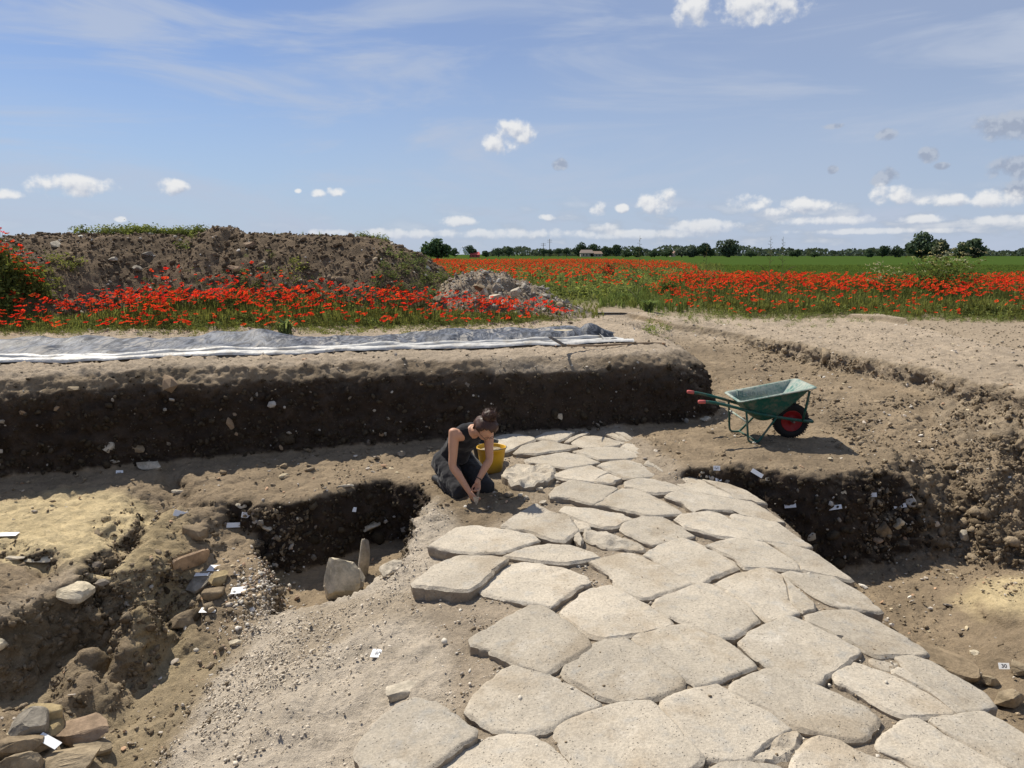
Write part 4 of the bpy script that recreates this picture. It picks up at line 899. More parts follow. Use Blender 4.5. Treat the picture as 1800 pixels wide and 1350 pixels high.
stone(608, 856, .2, .05, .03, .5, 'pale', 'long thin stone on rim above the pit', 51, .5)
stone(128, 686, .14, .1, .06, .1, 'dust', 'flat stone high in the section wall under the sheet', 52, .4)
stone(1240, 740, .14, .1, .07, .5, 'pale', 'pale rock at the shaded corner beside wheelbarrow', 53, .3)
stone(1460, 808, .07, .05, .03, .5, 'cream', 'white chip on the platform below the wheelbarrow', 54, .4)
stone(1715, 1150, .08, .07, .04, .5, 'cream', 'cream cobble on trench floor beside the road edge', 55, .3)
stone(1770, 1240, .2, .14, .14, .5, 'dust', 'earthy block in the right trench near the blank tag', 56, .5)
stone(1735, 1205, .15, .1, .1, .2, 'dust', 'earthy stone left of the blank tag', 57, .5)
stone(1790, 1185, .16, .12, .12, .8, 'dust', 'earthy stone right of the small numbered tag', 58, .5)

# ------------------------------------------------------------------ numbered find tags
M_tag, nt_, b_ = new_mat('white_card'); b_.inputs['Base Color'].default_value = (.80, .81, .82, 1); b_.inputs['Roughness'].default_value = .6
M_ink, nt_, b_ = new_mat('black_ink'); b_.inputs['Base Color'].default_value = (.03, .03, .035, 1)
def text_mesh(body, size):
    cu = bpy.data.curves.new('t', 'FONT'); cu.body = body; cu.size = size; cu.align_x = 'CENTER'; cu.align_y = 'CENTER'; cu.offset = size * .02
    o = bpy.data.objects.new('t', cu); col.objects.link(o); dg = bpy.context.evaluated_depsgraph_get()
    me = bpy.data.meshes.new_from_object(o.evaluated_get(dg)); bpy.data.objects.remove(o); me.materials.clear(); me.materials.append(M_ink); return me
def scribble(seed, w, h):
    r = np.random.default_rng(seed); V = []; Fq = []; n = 11; xs = np.linspace(-w * .28, w * .25, n); ys = r.uniform(-h * .3, h * .3, n); t = h * .085
    for k in range(n): V += [(xs[k] + r.normal() * w * .02, ys[k] - t, 0), (xs[k] + r.normal() * w * .02, ys[k] + t, 0)]
    for k in range(n - 1): Fq.append((2 * k, 2 * k + 2, 2 * k + 3, 2 * k + 1))
    return np_mesh('handwriting', np.array(V), Fq, M_ink, smooth=False)
def tag(px, py, w, h, ang, lie, label, text=None, seed=0, push=.03):
    p = on_ground(px, py); view_d = Vector(pix_dir(px, py)).normalized(); dist = (p - Vector((0, 0, CZ))).length
    sc = dist * math.cos(math.atan(abs(py - 675) / F)) / F; w *= sc; h *= sc
    if lie: h = h / max(.35, abs(view_d.z)) ; nrm = Vector((0, -.12, 1)).normalized()
    else: nrm = (-view_d + Vector((0, 0, .15 if text != '85' else 1.6))).normalized()
    p = p - view_d * push
    bm = bmesh.new(); bmesh.ops.create_cube(bm, size=1); bmesh.ops.scale(bm, vec=(w, h, .0025), verts=bm.verts)
    bmesh.ops.bevel(bm, geom=bm.edges[:], offset=.0006, segments=1, affect='EDGES')
    for q in bm.verts: q.co.z += .06 * w * (q.co.x / w) ** 2 * 2           # card is slightly curled
    o = bm_obj('find_tag', bm, M_tag, loc=p, label=label, cat='tag')
    z = nrm; x = Vector((1, 0, 0)); x = (x - z * x.dot(z)).normalized(); y = z.cross(x); c, s = math.cos(ang), math.sin(ang)
    o.rotation_euler = Matrix((x * c + y * s, y * c - x * s, z)).transposed().to_euler()
    me = text_mesh(text, h * .8) if text else scribble(seed, w, h)
    link('handwriting', me, parent=o, loc=(0, 0, .004))
tag(318, 904, 22, 10, -.22, 0, 'white tag leftmost on the pit rim beside the sandy platform', None, 1)
tag(437, 906, 22, 9, -.07, 0, 'white tag on the dark rim second from sandy platform', None, 2)
tag(410, 923, 21, 8, .09, 0, 'shaded grey-white tag below the two rim tags', None, 3)
tag(616, 895, 20, 8, -.08, 0, 'white tag alone high on the dark pit face', None, 4)
tag(377, 999, 20, 7, .0, 1, 'white tag lying flat above the grey tile', None, 5)
tag(355, 1010, 22, 4, .1, 1, 'white tag seen edge-on on top of the grey tile', None, 6)
tag(420, 1038, 24, 8, .2, 1, 'white tag lying by the pebble spill near the pit', None, 7)
tag(366, 1073, 26, 6, .02, 1, 'white tag lying lowest of the rubble ledge tags', None, 8)
tag(86, 1303, 36, 13, -.35, 0, 'large white tag marked 85 against the reddish slab', '85', 9, .17)
tag(665, 1149, 24, 11, -.08, 1, 'white tag lying alone on the gravel slope', None, 10)
tag(14, 940, 28, 4, .06, 1, 'white tag lying on the yellow sandy platform', None, 11)
tag(1260, 823, 11, 8, -.08, 0, 'small white tag highest in the trench face', None, 12)
tag(1263, 843, 10, 6, 0, 0, 'small white tag marked 15 beside the paving edge', '15', 13)
tag(1331, 832, 20, 7, -.62, 0, 'tilted white tag in the trench face', None, 14)
tag(1389, 889, 18, 7, .05, 0, 'white tag in trench face nearest the paving slabs', None, 15)
tag(1468, 892, 20, 7, .1, 0, 'white tag in middle of the dark trench face', None, 16)
tag(1529, 870, 20, 7, -.04, 0, 'white tag right of the curved shell fragment', None, 17)
tag(1582, 889, 18, 7, .08, 0, 'white tag rightmost in the trench face', None, 18)
tag(1765, 1171, 14, 9, -.1, 0, 'small white tag marked 30 on the trench floor', '30', 19)
tag(1786, 1222, 16, 9, .2, 1, 'pale blank tag lying on the trench floor', None, 20)
tag(210, 833, 10, 11, .1, 0, 'small squarish tag at the foot of the shaded wall', None, 21)

# ------------------------------------------------------------------ plastic sheet on the block
def build_sheet():
    m, nt, b = new_mat('dusty_plastic'); o = nt.pos()
    mp = nt.new('ShaderNodeMapping'); mp.inputs['Scale'].default_value = (1.7, .5, 1.0); nt.l.new(o, mp.inputs[0])
    n1 = nt.noise(mp.outputs[0], 1.5, 6, .65, 1.4); n2 = nt.noise(mp.outputs[0], 4.5, 6, .7, 2.0); n3 = nt.noise(o, 50, 4, .7)
    c = nt.mix(nt.smooth(n2, .40, .60), (.014, .018, .026), (.115, .128, .155))
    dust = nt.math('MULTIPLY', nt.smooth(n1, .51, .60), nt.smooth(n2, .47, .58))
    c = nt.mix(nt.math('MULTIPLY', dust, .75), c, (.36, .33, .285))
    nt.l.new(c, b.inputs['Base Color']); nt.l.new(nt.math('MULTIPLY_ADD', dust, .35, .52), b.inputs['Roughness']); b.inputs['Specular IOR Level'].default_value = .25
    nt.l.new(nt.bump(n2, .4, .035), b.inputs['Normal'])
    mw, nt, b = new_mat('white_plastic'); n = nt.noise(nt.pos(), 5, 5, .6)
    nt.l.new(nt.mix(nt.smooth(n, .45, .75), (.56, .55, .52), (.34, .31, .26)), b.inputs['Base Color']); b.inputs['Roughness'].default_value = .5
    nt.l.new(nt.bump(nt.noise(nt.pos(), 22, 3, .6), .4, .02), b.inputs['Normal'])
    fr = [P(a, c, 1.07) for a, c in [(-160, 644), (0, 633), (200, 633), (300, 626), (440, 622), (600, 617), (750, 612), (900, 606), (1000, 602), (1085, 598)]]
    fx = np.array([p.x for p in fr]); fy = np.array([p.y for p in fr])
    def front(x): return np.interp(x, fx, fy)
    xs = np.linspace(fx[0], 1.52, 420); ts = np.linspace(0, 1, 84)
    X, T = np.meshgrid(xs, ts); ex = sstep(1.52, .9, X)
    D = 1.75 + .14 * np.sin(X * 1.3) + .12 * fbm(np.stack([X.ravel(), 0 * X.ravel(), 0 * X.ravel()], 1), .9, 3).reshape(X.shape)
    D = D * (.55 + .45 * ex)
    Xs = X - .12 * T + .05 * fbm(np.stack([X.ravel(), T.ravel() * 2, 0 * X.ravel()], 1), 1.5, 3).reshape(X.shape) * (1 - ex) * 2
    Y = front(X) + D * T
    q = np.stack([Xs.ravel(), Y.ravel(), 0 * X.ravel()], 1)
    bump = (.06 + .07 * fbm(q, .55, 2) + .05 * fbm(q + 3, 1.7, 2) + .016 * ridged(q * np.array([1, .4, 1]) + 9, 2.2, 2) + .002 * ridged(q + 2, 8, 1)).reshape(X.shape)
    prof = sstep(0, .16, T) * sstep(1.0, .80, T)
    def hump(px, py, a, sx, sy):
        p = P(px, py, 1.15); return a * np.exp(-((Xs - p.x) / sx) ** 2 - ((Y - p.y) / sy) ** 2)
    Z = gz(Xs, Y) + .018 + np.maximum(0, bump) * prof + hump(440, 592, .10, .55, .5) * prof ** .5 + hump(40, 600, .10, .7, .5) * prof + hump(1035, 585, .13, .16, .30) * sstep(1.0, .9, T) + hump(990, 590, .06, .3, .3) * prof
    ny, nx = X.shape; idx = np.arange(nx * ny).reshape(ny, nx)
    F4 = np.stack([idx[:-1, :-1].ravel(), idx[:-1, 1:].ravel(), idx[1:, 1:].ravel(), idx[1:, :-1].ravel()], 1)
    org = np.array([-2.5, 9.8, 1.05])
    sh = link('plastic_sheet', np_mesh('plastic_sheet', np.stack([Xs.ravel(), Y.ravel(), Z.ravel()], 1) - org, F4, m), loc=org, label='long dusty grey plastic sheet spread on the ground above the shaded wall', cat='plastic sheet')
    # the white reverse folded along the front edge: three overlapping flattened rolls
    for k, (off, w, hgt, xe) in enumerate([(.04, .07, .035, 1.62), (-.09, .07, .03, 1.75), (.15, .05, .04, 1.35)]):
        xs = np.linspace(fx[0], xe, 380); sec = np.linspace(-1, 1, 13); X, S = np.meshgrid(xs, sec)
        q = np.stack([X.ravel(), X.ravel() * 0 + k * 5, 0 * X.ravel()], 1)
        wob = (fbm(q, .9, 4) * .11).reshape(X.shape); wid = w * (1 + .45 * fbm(q + 4, 1.1, 3)).reshape(X.shape); hh = hgt * (1 + .5 * fbm(q + 8, 1.6, 3)).reshape(X.shape)
        Y = front(X) - .05 + off + wob + S * wid
        crease = (ridged(np.stack([X.ravel(), S.ravel() * .6, 0 * X.ravel() + k], 1), 2.6, 3) * .008).reshape(X.shape)
        Z = gz(X, Y) + .012 + .012 * k + np.maximum(0, hh) * np.clip(1 - S ** 2, 0, 1) ** .5 + crease * (1 - S ** 2)
        ny, nx = X.shape; idx = np.arange(nx * ny).reshape(ny, nx)
        F4 = np.stack([idx[:-1, :-1].ravel(), idx[:-1, 1:].ravel(), idx[1:, 1:].ravel(), idx[1:, :-1].ravel()], 1)
        link('white_fold', np_mesh('white_fold', np.stack([X.ravel(), Y.ravel(), Z.ravel()], 1) - org, F4, mw), parent=sh, label='white underside folded along the front edge')
    # white corner flap at the right end
    a = [P(1046, 588, 1.13), P(1062, 597, 1.11), P(1095, 597, 1.07), P(1085, 594, 1.07), P(1055, 592, 1.10)]
    V = []; 
    for t in np.linspace(0, 1, 16):
        for s in np.linspace(0, 1, 7):
            p = (a[0].lerp(a[3], t)).lerp(a[1].lerp(a[2], t), s); p.z += .03 * math.sin(t * 7 + s * 4) * (1 - t) + .015; V.append(tuple(p - Vector(org)))
    idx = np.arange(16 * 7).reshape(16, 7); F4 = np.stack([idx[:-1, :-1].ravel(), idx[:-1, 1:].ravel(), idx[1:, 1:].ravel(), idx[1:, :-1].ravel()], 1)
    link('white_flap', np_mesh('white_flap', np.array(V), F4, mw), parent=sh)
build_sheet()

def wood_mat(name, c1, c2):
    m, nt, b = new_mat(name); o = nt.objco(); mp = nt.new('ShaderNodeMapping'); mp.inputs['Scale'].default_value = (3, 30, 30); nt.l.new(o, mp.inputs[0])
    n = nt.noise(mp.outputs[0], 2, 5, .6); nt.l.new(nt.mix(n, c1, c2), b.inputs['Base Color']); b.inputs['Roughness'].default_value = .75
    nt.l.new(nt.bump(n, .3, .004), b.inputs['Normal']); return m
M_wood = wood_mat('weathered_wood', (.20, .14, .09), (.36, .27, .18)); M_plank = wood_mat('pale_wood', (.52, .43, .28), (.66, .56, .38))
def metal_mat(name, c, rough=.5, metallic=.6):
    m, nt, b = new_mat(name); n = nt.noise(nt.pos(), 30, 5, .65); b.inputs['Metallic'].default_value = metallic
    nt.l.new(nt.mix(nt.smooth(n, .35, .7), c, tuple(q * .55 for q in c)), b.inputs['Base Color']); b.inputs['Roughness'].default_value = rough
    return m
M_iron = metal_mat('dull_iron', (.22, .20, .18), .6)
# hoe lying across the sheet
ha = P(1169, 604, 1.07); hb = P(992, 607, 1.14); hoe = empty('hoe', ha, label='long wooden handled hoe lying over right end of sheet', cat='hoe')
L = hb - ha; n = 14; pts = [L * (k / (n - 1)) + Vector((0, 0, .012 * math.sin(k * .5))) for k in range(n)]
tube_obj('handle', pts, [.014 + .002 * math.sin(k) for k in range(n)], M_wood, 10, parent=hoe)
tip = P(966, 592, 1.30); bl = tip - ha
V = []; wv = Vector((.35, .9, 0)).normalized() * .06
for k, (t, w, th) in enumerate([(0, .45, .016), (.12, .6, .014), (.3, .9, .009), (.7, 1, .006), (1, .95, .003)]):
    c = L.lerp(bl, t); nn = (bl - L).cross(wv).normalized() * th
    V += [c - wv * w - nn, c + wv * w - nn, c + wv * w + nn, c - wv * w + nn]
Fq = [];
for k in range(4):
    for j in range(4): Fq.append((4 * k + j, 4 * k + (j + 1) % 4, 4 * k + 4 + (j + 1) % 4, 4 * k + 4 + j))
Fq += [(3, 2, 1, 0), (16, 17, 18, 19)]
link('blade', np_mesh('blade', np.array([tuple(p) for p in V]), Fq, M_iron, smooth=False), parent=hoe)
tube_obj('socket', [L * .985, L * 1.02], [.022, .024], M_iron, 10, parent=hoe)
a = P(974, 581, 1.16); c = P(1007, 582, 1.16)
bm = bmesh.new(); bmesh.ops.create_cube(bm, size=1); bmesh.ops.scale(bm, vec=((c - a).length, .09, .022), verts=bm.verts); bmesh.ops.bevel(bm, geom=bm.edges[:], offset=.003, segments=1, affect='EDGES')
bm_obj('plank', bm, M_plank, loc=(a + c) / 2 + Vector((0, 0, .0)), rot=(.05, .0, .05), label='short pale plank weighing down the back of the sheet', cat='plank')
# ------------------------------------------------------------------ bucket
def lathe(prof, n=40):
    V = []; Fq = []
    for r_, z_ in prof:
        for k in range(n): a = 2 * math.pi * k / n; V.append((r_ * math.cos(a), r_ * math.sin(a), z_))
    for i in range(len(prof) - 1):
        for k in range(n): k2 = (k + 1) % n; Fq.append((i * n + k, i * n + k2, (i + 1) * n + k2, (i + 1) * n + k))
    return np.array(V), np.array(Fq)
M_yel, nt, b = new_mat('yellow_plastic'); o = nt.objco(); n = nt.noise(o, 9, 5, .6); sp = nt.new('ShaderNodeSeparateXYZ'); nt.l.new(o, sp.inputs[0])
dirt = nt.math('MULTIPLY', nt.smooth(nt.math('ADD', sp.outputs[2], nt.math('MULTIPLY', n, .10)), .19, .05), .75)
nt.l.new(nt.mix(dirt, (.60, .34, .02), (.30, .20, .06)), b.inputs['Base Color']); b.inputs['Roughness'].default_value = .45; b.inputs['Specular IOR Level'].default_value = .4
bp = P(864, 828, .02); bz = float(gz(bp.x, bp.y))
bucket = empty('bucket', (bp.x, bp.y, bz + .0), label='yellow plastic bucket full of soil beside the kneeling worker', cat='bucket')
v, f = lathe([(.0, .004), (.092, .004), (.104, .0), (.112, .012), (.126, .09), (.140, .18), (.150, .245), (.157, .248), (.160, .255), (.158, .268), (.151, .270), (.147, .262), (.138, .19), (.1, .02)])
link('body', np_mesh('body', v, f, M_yel), parent=bucket)
v, f = lathe([(.139, .195), (.12, .228), (.09, .246), (.05, .256), (.0, .262)], 32); v[:, 2] += fbm(v + 3, 22, 3) * .012
link('soil', np_mesh('soil', v, f, M_soil, cols=np.repeat([[.38, .31, .21]], len(v), 0)), parent=bucket)
hp = [Vector((.157 * math.cos(a), .157 * math.sin(a), .255)) for a in (R(200), R(20))]
arc = []
for k in range(17):
    t = k / 16; a = R(200) + R(180) * t; arc.append(Vector((.164 * math.cos(a), .164 * math.sin(a), .262 + .012 * math.sin(math.pi * t))))
tube_obj('handle', arc, .004, M_iron, 6, parent=bucket)
# a dark bucket behind the first
v, f = lathe([(.0, .004), (.10, .0), (.125, .12), (.145, .24), (.150, .25), (.146, .256), (.138, .24), (.11, .05), (0, .03)])
M_blk, nt, b = new_mat('black_rubber'); b.inputs['Base Color'].default_value = (.022, .023, .026, 1); b.inputs['Roughness'].default_value = .55
p = P(853, 812, .04); link('rubber_bucket', np_mesh('rubber_bucket', v, f, M_blk), loc=(p.x, p.y, float(gz(p.x, p.y))), label='black rubber bucket mostly hidden behind the yellow one', cat='bucket')

# ------------------------------------------------------------------ wheelbarrow
def paint_mat(name, c, dirtc, amt):
    m, nt, b = new_mat(name); o = nt.objco(); n = nt.noise(o, 6, 6, .65); n2 = nt.noise(o, 30, 5, .7); d = nt.math('MULTIPLY', nt.smooth(nt.math('MULTIPLY_ADD', n2, .5, nt.math('MULTIPLY', n, .6)), .62 - amt * .3, .78 - amt * .15), .85)
    nt.l.new(nt.mix(d, c, dirtc), b.inputs['Base Color']); nt.l.new(nt.math('MULTIPLY_ADD', d, .45, .42), b.inputs['Roughness'])
    nt.l.new(nt.bump(n2, .25, .004), b.inputs['Normal']); return m
M_grn = paint_mat('green_paint', (.010, .085, .066), (.13, .135, .10), .45)
M_grn_in = paint_mat('green_paint_worn', (.035, .15, .13), (.42, .42, .36), .85)
M_tyre, nt, b = new_mat('tyre'); b.inputs['Base Color'].default_value = (.018, .017, .017, 1); b.inputs['Roughness'].default_value = .8
M_rim = paint_mat('red_rim', (.28, .012, .015), (.2, .06, .05), .2)
M_grip, nt, b = new_mat('red_grip'); b.inputs['Base Color'].default_value = (.50, .12, .11, 1); b.inputs['Roughness'].default_value = .7
GZ = .2
wb = empty('wheelbarrow', (2.95, 8.42, 0), label='green wheelbarrow with red wheel standing on the earth platform', cat='wheelbarrow')
WO = Vector(wb.location)
def W(x, y, z): return Vector((x, y, z + GZ - .005)) - WO
# tray: rings from rim to floor, local heights above the ground
def ringpts(cx0, cx1, y0, y1, zl, zr_, rad, n=8):
    out = []
    for (cx, cy, a0) in ((cx1 - rad, y1 - rad, 0), (cx0 + rad, y1 - rad, 90), (cx0 + rad, y0 + rad, 180), (cx1 - rad, y0 + rad, 270)):
        for k in range(n):
            a = R(a0 + 90 * k / (n - 1)); x = cx + rad * math.cos(a); y = cy + rad * math.sin(a)
            t = (x - cx0) / (cx1 - cx0); out.append(W(x, y, zl + (zr_ - zl) * t))
    return out
YC = 8.47
rim = [(2.54, 3.40, .31, .475, .640, .05), (2.56, 3.38, .295, .480, .645, .05), (2.575, 3.365, .285, .468, .632, .05), (2.64, 3.25, .245, .385, .50, .06), (2.72, 3.12, .205, .30, .365, .07), (2.79, 3.02, .175, .245, .268, .08), (2.84, 2.97, .14, .225, .24, .06)]
V = []; 
for (x0, x1, hw, zl, zh, rd) in rim: V += ringpts(x0, x1, YC - hw, YC + hw, zl, zh, rd)
nr_ = 32; Fq = []
for i in range(len(rim) - 1):
    for k in range(nr_): k2 = (k + 1) % nr_; Fq.append((i * nr_ + k, i * nr_ + k2, (i + 1) * nr_ + k2, (i + 1) * nr_ + k))
bm = bmesh.new(); bv = [bm.verts.new(q) for q in V]
for q in Fq: bm.faces.new([bv[k] for k in q])
bm.faces.new([bv[(len(rim) - 1) * nr_ + k] for k in range(nr_)])
bmesh.ops.recalc_face_normals(bm, faces=bm.faces)
if bm.faces[-1].normal.z > 0: bmesh.ops.reverse_faces(bm, faces=bm.faces)
bm.normal_update()
me = bpy.data.meshes.new('tray'); bm.to_mesh(me); bm.free(); me.materials.append(M_grn); me.materials.append(M_grn_in)
for p in me.polygons: p.use_smooth = True
tray = link('tray', me, parent=wb)
so = tray.modifiers.new('s', 'SOLIDIFY'); so.thickness = .006; so.offset = -1; so.material_offset = 1; so.use_rim = True
tube_obj('rim_bead', [q for q in V[:nr_]] + [V[0]], .007, M_grn_in, 8, parent=tray)
# embossed panel on the inner far side (frame and illegible raised letters)
def on_inner(u, s):   # u along, s up (0..1) on the far wall
    a = W(2.66 + .5 * u, YC + .243 + .045 * s, .395 + .07 * u * .9 + .085 * s + .012); return a + Vector((0, -.012, .004))
for (u0, s0, u1, s1) in ((0.05, .1, .75, .1), (0.05, .95, .75, .95), (.05, .1, .05, .95), (.75, .1, .75, .95)):
    tube_obj('embossed_frame', [on_inner(u0, s0), on_inner(u1, s1)], .0035, M_grn_in, 6, parent=tray)
rr = random.Random(5)
for k in range(7):
    u0 = .10 + k * .088; strokes = [((u0, .25), (u0, .8)), ((u0, .8), (u0 + .05, .8)), ((u0, .25), (u0 + .05, .25)), ((u0, .52), (u0 + .045, .52)), ((u0 + .05, .25), (u0 + .05, .8))]
    rr.shuffle(strokes)
    bmv = []
    for a_, b_ in strokes[:3 + k % 2]:
        tube_obj('embossed_letter', [on_inner(*a_), on_inner(*b_)], .0035, M_grn_in, 5, parent=tray)
for s in (-1, 1):
    y0 = YC + s * .24
    ctrl = [W(2.10, y0 + s * .03, .475 if s < 0 else .49), W(2.25, y0 + s * .03, .468), W(2.5, y0 + s * .01, .41), W(2.72, y0, .345), W(3.0, y0 - s * .05, .285), W(3.25, y0 - s * .12, .235), W(3.46, y0 - s * .15, .205)]
    pts = curve_pts(ctrl, 30); side = tube_obj('frame_tube', pts, .017, M_grn, 10, parent=wb)
    tube_obj('handle_grip', [pts[0] - Vector((.012, 0, 0)), pts[0], pts[1], pts[2].lerp(pts[3], .4)], [.017, .0215, .0215, .0205], M_grip, 12, parent=wb)
    lx = 2.58 if s > 0 else 2.64
    leg = curve_pts([W(lx + .0, y0, .385), W(lx + .015, y0 + s * .01, .25), W(lx + .03, y0 + s * .02, .08), W(lx + .045, y0 + s * .02, .022), W(lx + .09, y0 + s * .02, .006), W(lx + .15, y0 + s * .015, .014), W(lx + .20, y0, .07), W(lx + .31, y0 - s * .03, .21), W(lx + .36, y0 - s * .04, .275)], 44)
    tube_obj('leg', leg, .0125, M_grn, 8, parent=wb)
    tube_obj('tray_strut', [W(3.335, YC + s * .115, .225), W(3.345, YC + s * .17, .40), W(3.35, YC + s * .22, .585)], .015, M_grn, 8, parent=wb)
    bm = bmesh.new(); bmesh.ops.create_cone(bm, cap_ends=True, segments=10, radius1=.013, radius2=.013, depth=.03); bmesh.ops.rotate(bm, verts=bm.verts, matrix=Matrix.Rotation(R(90), 3, 'X'))
    bm_obj('axle_bolt', bm, M_iron, parent=wb, loc=W(3.24, YC + s * .10, .205))
tube_obj('leg_brace', [W(2.60, YC + .25, .27), W(2.66, YC - .25, .235)], .012, M_grn_in, 8, parent=wb)
tube_obj('foot_brace', [W(2.73, YC + .255, .012), W(2.79, YC - .255, .012)], .010, M_grn, 8, parent=wb)
tube_obj('front_bar', [W(3.46, YC - .09, .205), W(3.475, YC, .205), W(3.46, YC + .09, .205)], .017, M_grn, 10, parent=wb)
wheel = empty('wheel', W(3.24, YC, .203), parent=wb, rot=(R(90), 0, 0))
ty, tf = lathe([(.118, -.035), (.135, -.046), (.165, -.052), (.188, -.043), (.199, -.026), (.203, 0), (.199, .026), (.188, .043), (.165, .052), (.135, .046), (.118, .035)], 48)
link('tyre', np_mesh('tyre', ty, tf, M_tyre), parent=wheel)
tr = []
for k in range(44):
    a = 2 * math.pi * k / 44; c_, s_ = math.cos(a), math.sin(a)
    for sgn in (-1, 1): tr.append((c_, s_, sgn))
parts = []; bx = np.array([(x, y, z) for x in (-.5, .5) for y in (-.5, .5) for z in (-.5, .5)]); bf = np.array([(0, 1, 3, 2), (4, 6, 7, 5), (0, 4, 5, 1), (2, 3, 7, 6), (0, 2, 6, 4), (1, 5, 7, 3)])
pos = np.array([(c_ * .197, s_ * .197, sg * .024) for c_, s_, sg in tr]); ang = np.array([math.atan2(s_, c_) + .0 for c_, s_, sg in tr])
vv, ff, _ = scatter(bx * np.array([.016, .014, .034]), bf, pos, rotz(ang), np.ones(len(pos)), None, np.ones((len(pos), 3)))
link('tread', np_mesh('tread', vv, ff, M_tyre, smooth=False), parent=wheel, kind='stuff')
ry, rf = lathe([(.0, .03), (.03, .032), (.034, .02), (.05, .014), (.085, .016), (.1, .03), (.118, .034), (.124, .041), (.121, .045), (.112, .04)], 40)
for s in (1, -1):
    v2 = ry * np.array([1, 1, s]); link('rim', np_mesh('rim', v2, rf if s > 0 else rf[:, ::-1], M_rim), parent=wheel)
tube_obj('hub', [Vector((0, 0, -.1)), Vector((0, 0, .1))], .014, M_iron, 12, parent=wheel)

# ------------------------------------------------------------------ kneeling worker
def limb(pts, rads, sides=14, n=None):
    """closed, rounded, tapering limb through pts; rads scalar or (wide, deep)"""
    c = [Vector(p) for p in pts]; r_ = [(q, q) if not hasattr(q, '__len__') else q for q in rads]
    n = n or 6 * (len(c) - 1) + 1
    cp = curve_pts(c, n) if len(c) > 2 else [c[0].lerp(c[1], k / (n - 1)) for k in range(n)]
    t = np.linspace(0, len(c) - 1, n); ra = np.interp(t, range(len(c)), [q[0] for q in r_]); rb = np.interp(t, range(len(c)), [q[1] for q in r_])
    P_ = []; A = []; B = []
    d0 = (cp[0] - cp[1]).normalized(); d1 = (cp[-1] - cp[-2]).normalized()
    for k in (1.0, .92, .7, .38): P_.append(cp[0] + d0 * ra[0] * k * .8); q = math.sqrt(max(0, 1 - k * k)) + .02; A.append(ra[0] * q); B.append(rb[0] * q)
    for k in range(n): P_.append(cp[k]); A.append(ra[k]); B.append(rb[k])
    for k in (.38, .7, .92, 1.0): P_.append(cp[-1] + d1 * ra[-1] * k * .8); q = math.sqrt(max(0, 1 - k * k)) + .02; A.append(ra[-1] * q); B.append(rb[-1] * q)
    V = []; up = None; m = len(P_); T = []
    for i in range(m):
        tt = (P_[min(i + 1, m - 1)] - P_[max(i - 1, 0)]).normalized()
        if up is None:
            w = LIMB_SIDE; up = (w - tt * w.dot(tt)); up = up.normalized() if up.length > .05 else tt.orthogonal().normalized()
        up = (up - tt * up.dot(tt)).normalized(); bb = tt.cross(up)
        for k in range(sides): a_ = 2 * math.pi * k / sides; V.append(tuple(P_[i] + up * math.cos(a_) * A[i] + bb * math.sin(a_) * B[i]))
    for i in range(m - 1):
        for k in range(sides):
            k2 = (k + 1) % sides; q = (i * sides + k, i * sides + k2, (i + 1) * sides + k2, (i + 1) * sides + k); T += [(q[0], q[1], q[2]), (q[0], q[2], q[3])]
    for e, base in ((0, 0), (1, (m - 1) * sides)):
        ci = len(V); V.append(tuple(P_[0] if e == 0 else P_[-1]))
        for k in range(sides): k2 = (k + 1) % sides; T.append((ci, base + k2, base + k) if e == 0 else (ci, base + k, base + k2))
    return np.array(V), np.array(T)
LIMB_SIDE = Vector((.866, .5, 0))
def join_np(meshes):
    V = []; T = []; o = 0
    for me in meshes:
        if isinstance(me, tuple): v, t = me
        else:
            me.calc_loop_triangles(); v, _ = get_np(me); t = np.empty(len(me.loop_triangles) * 3, np.int32); me.loop_triangles.foreach_get('vertices', t); t = t.reshape(-1, 3)
        V.append(v); T.append(np.asarray(t) + o); o += len(v)
    return np.concatenate(V), np.concatenate(T)
def chain(pts, rads): return [(tuple(p), r_) for p, r_ in zip(pts, rads)]
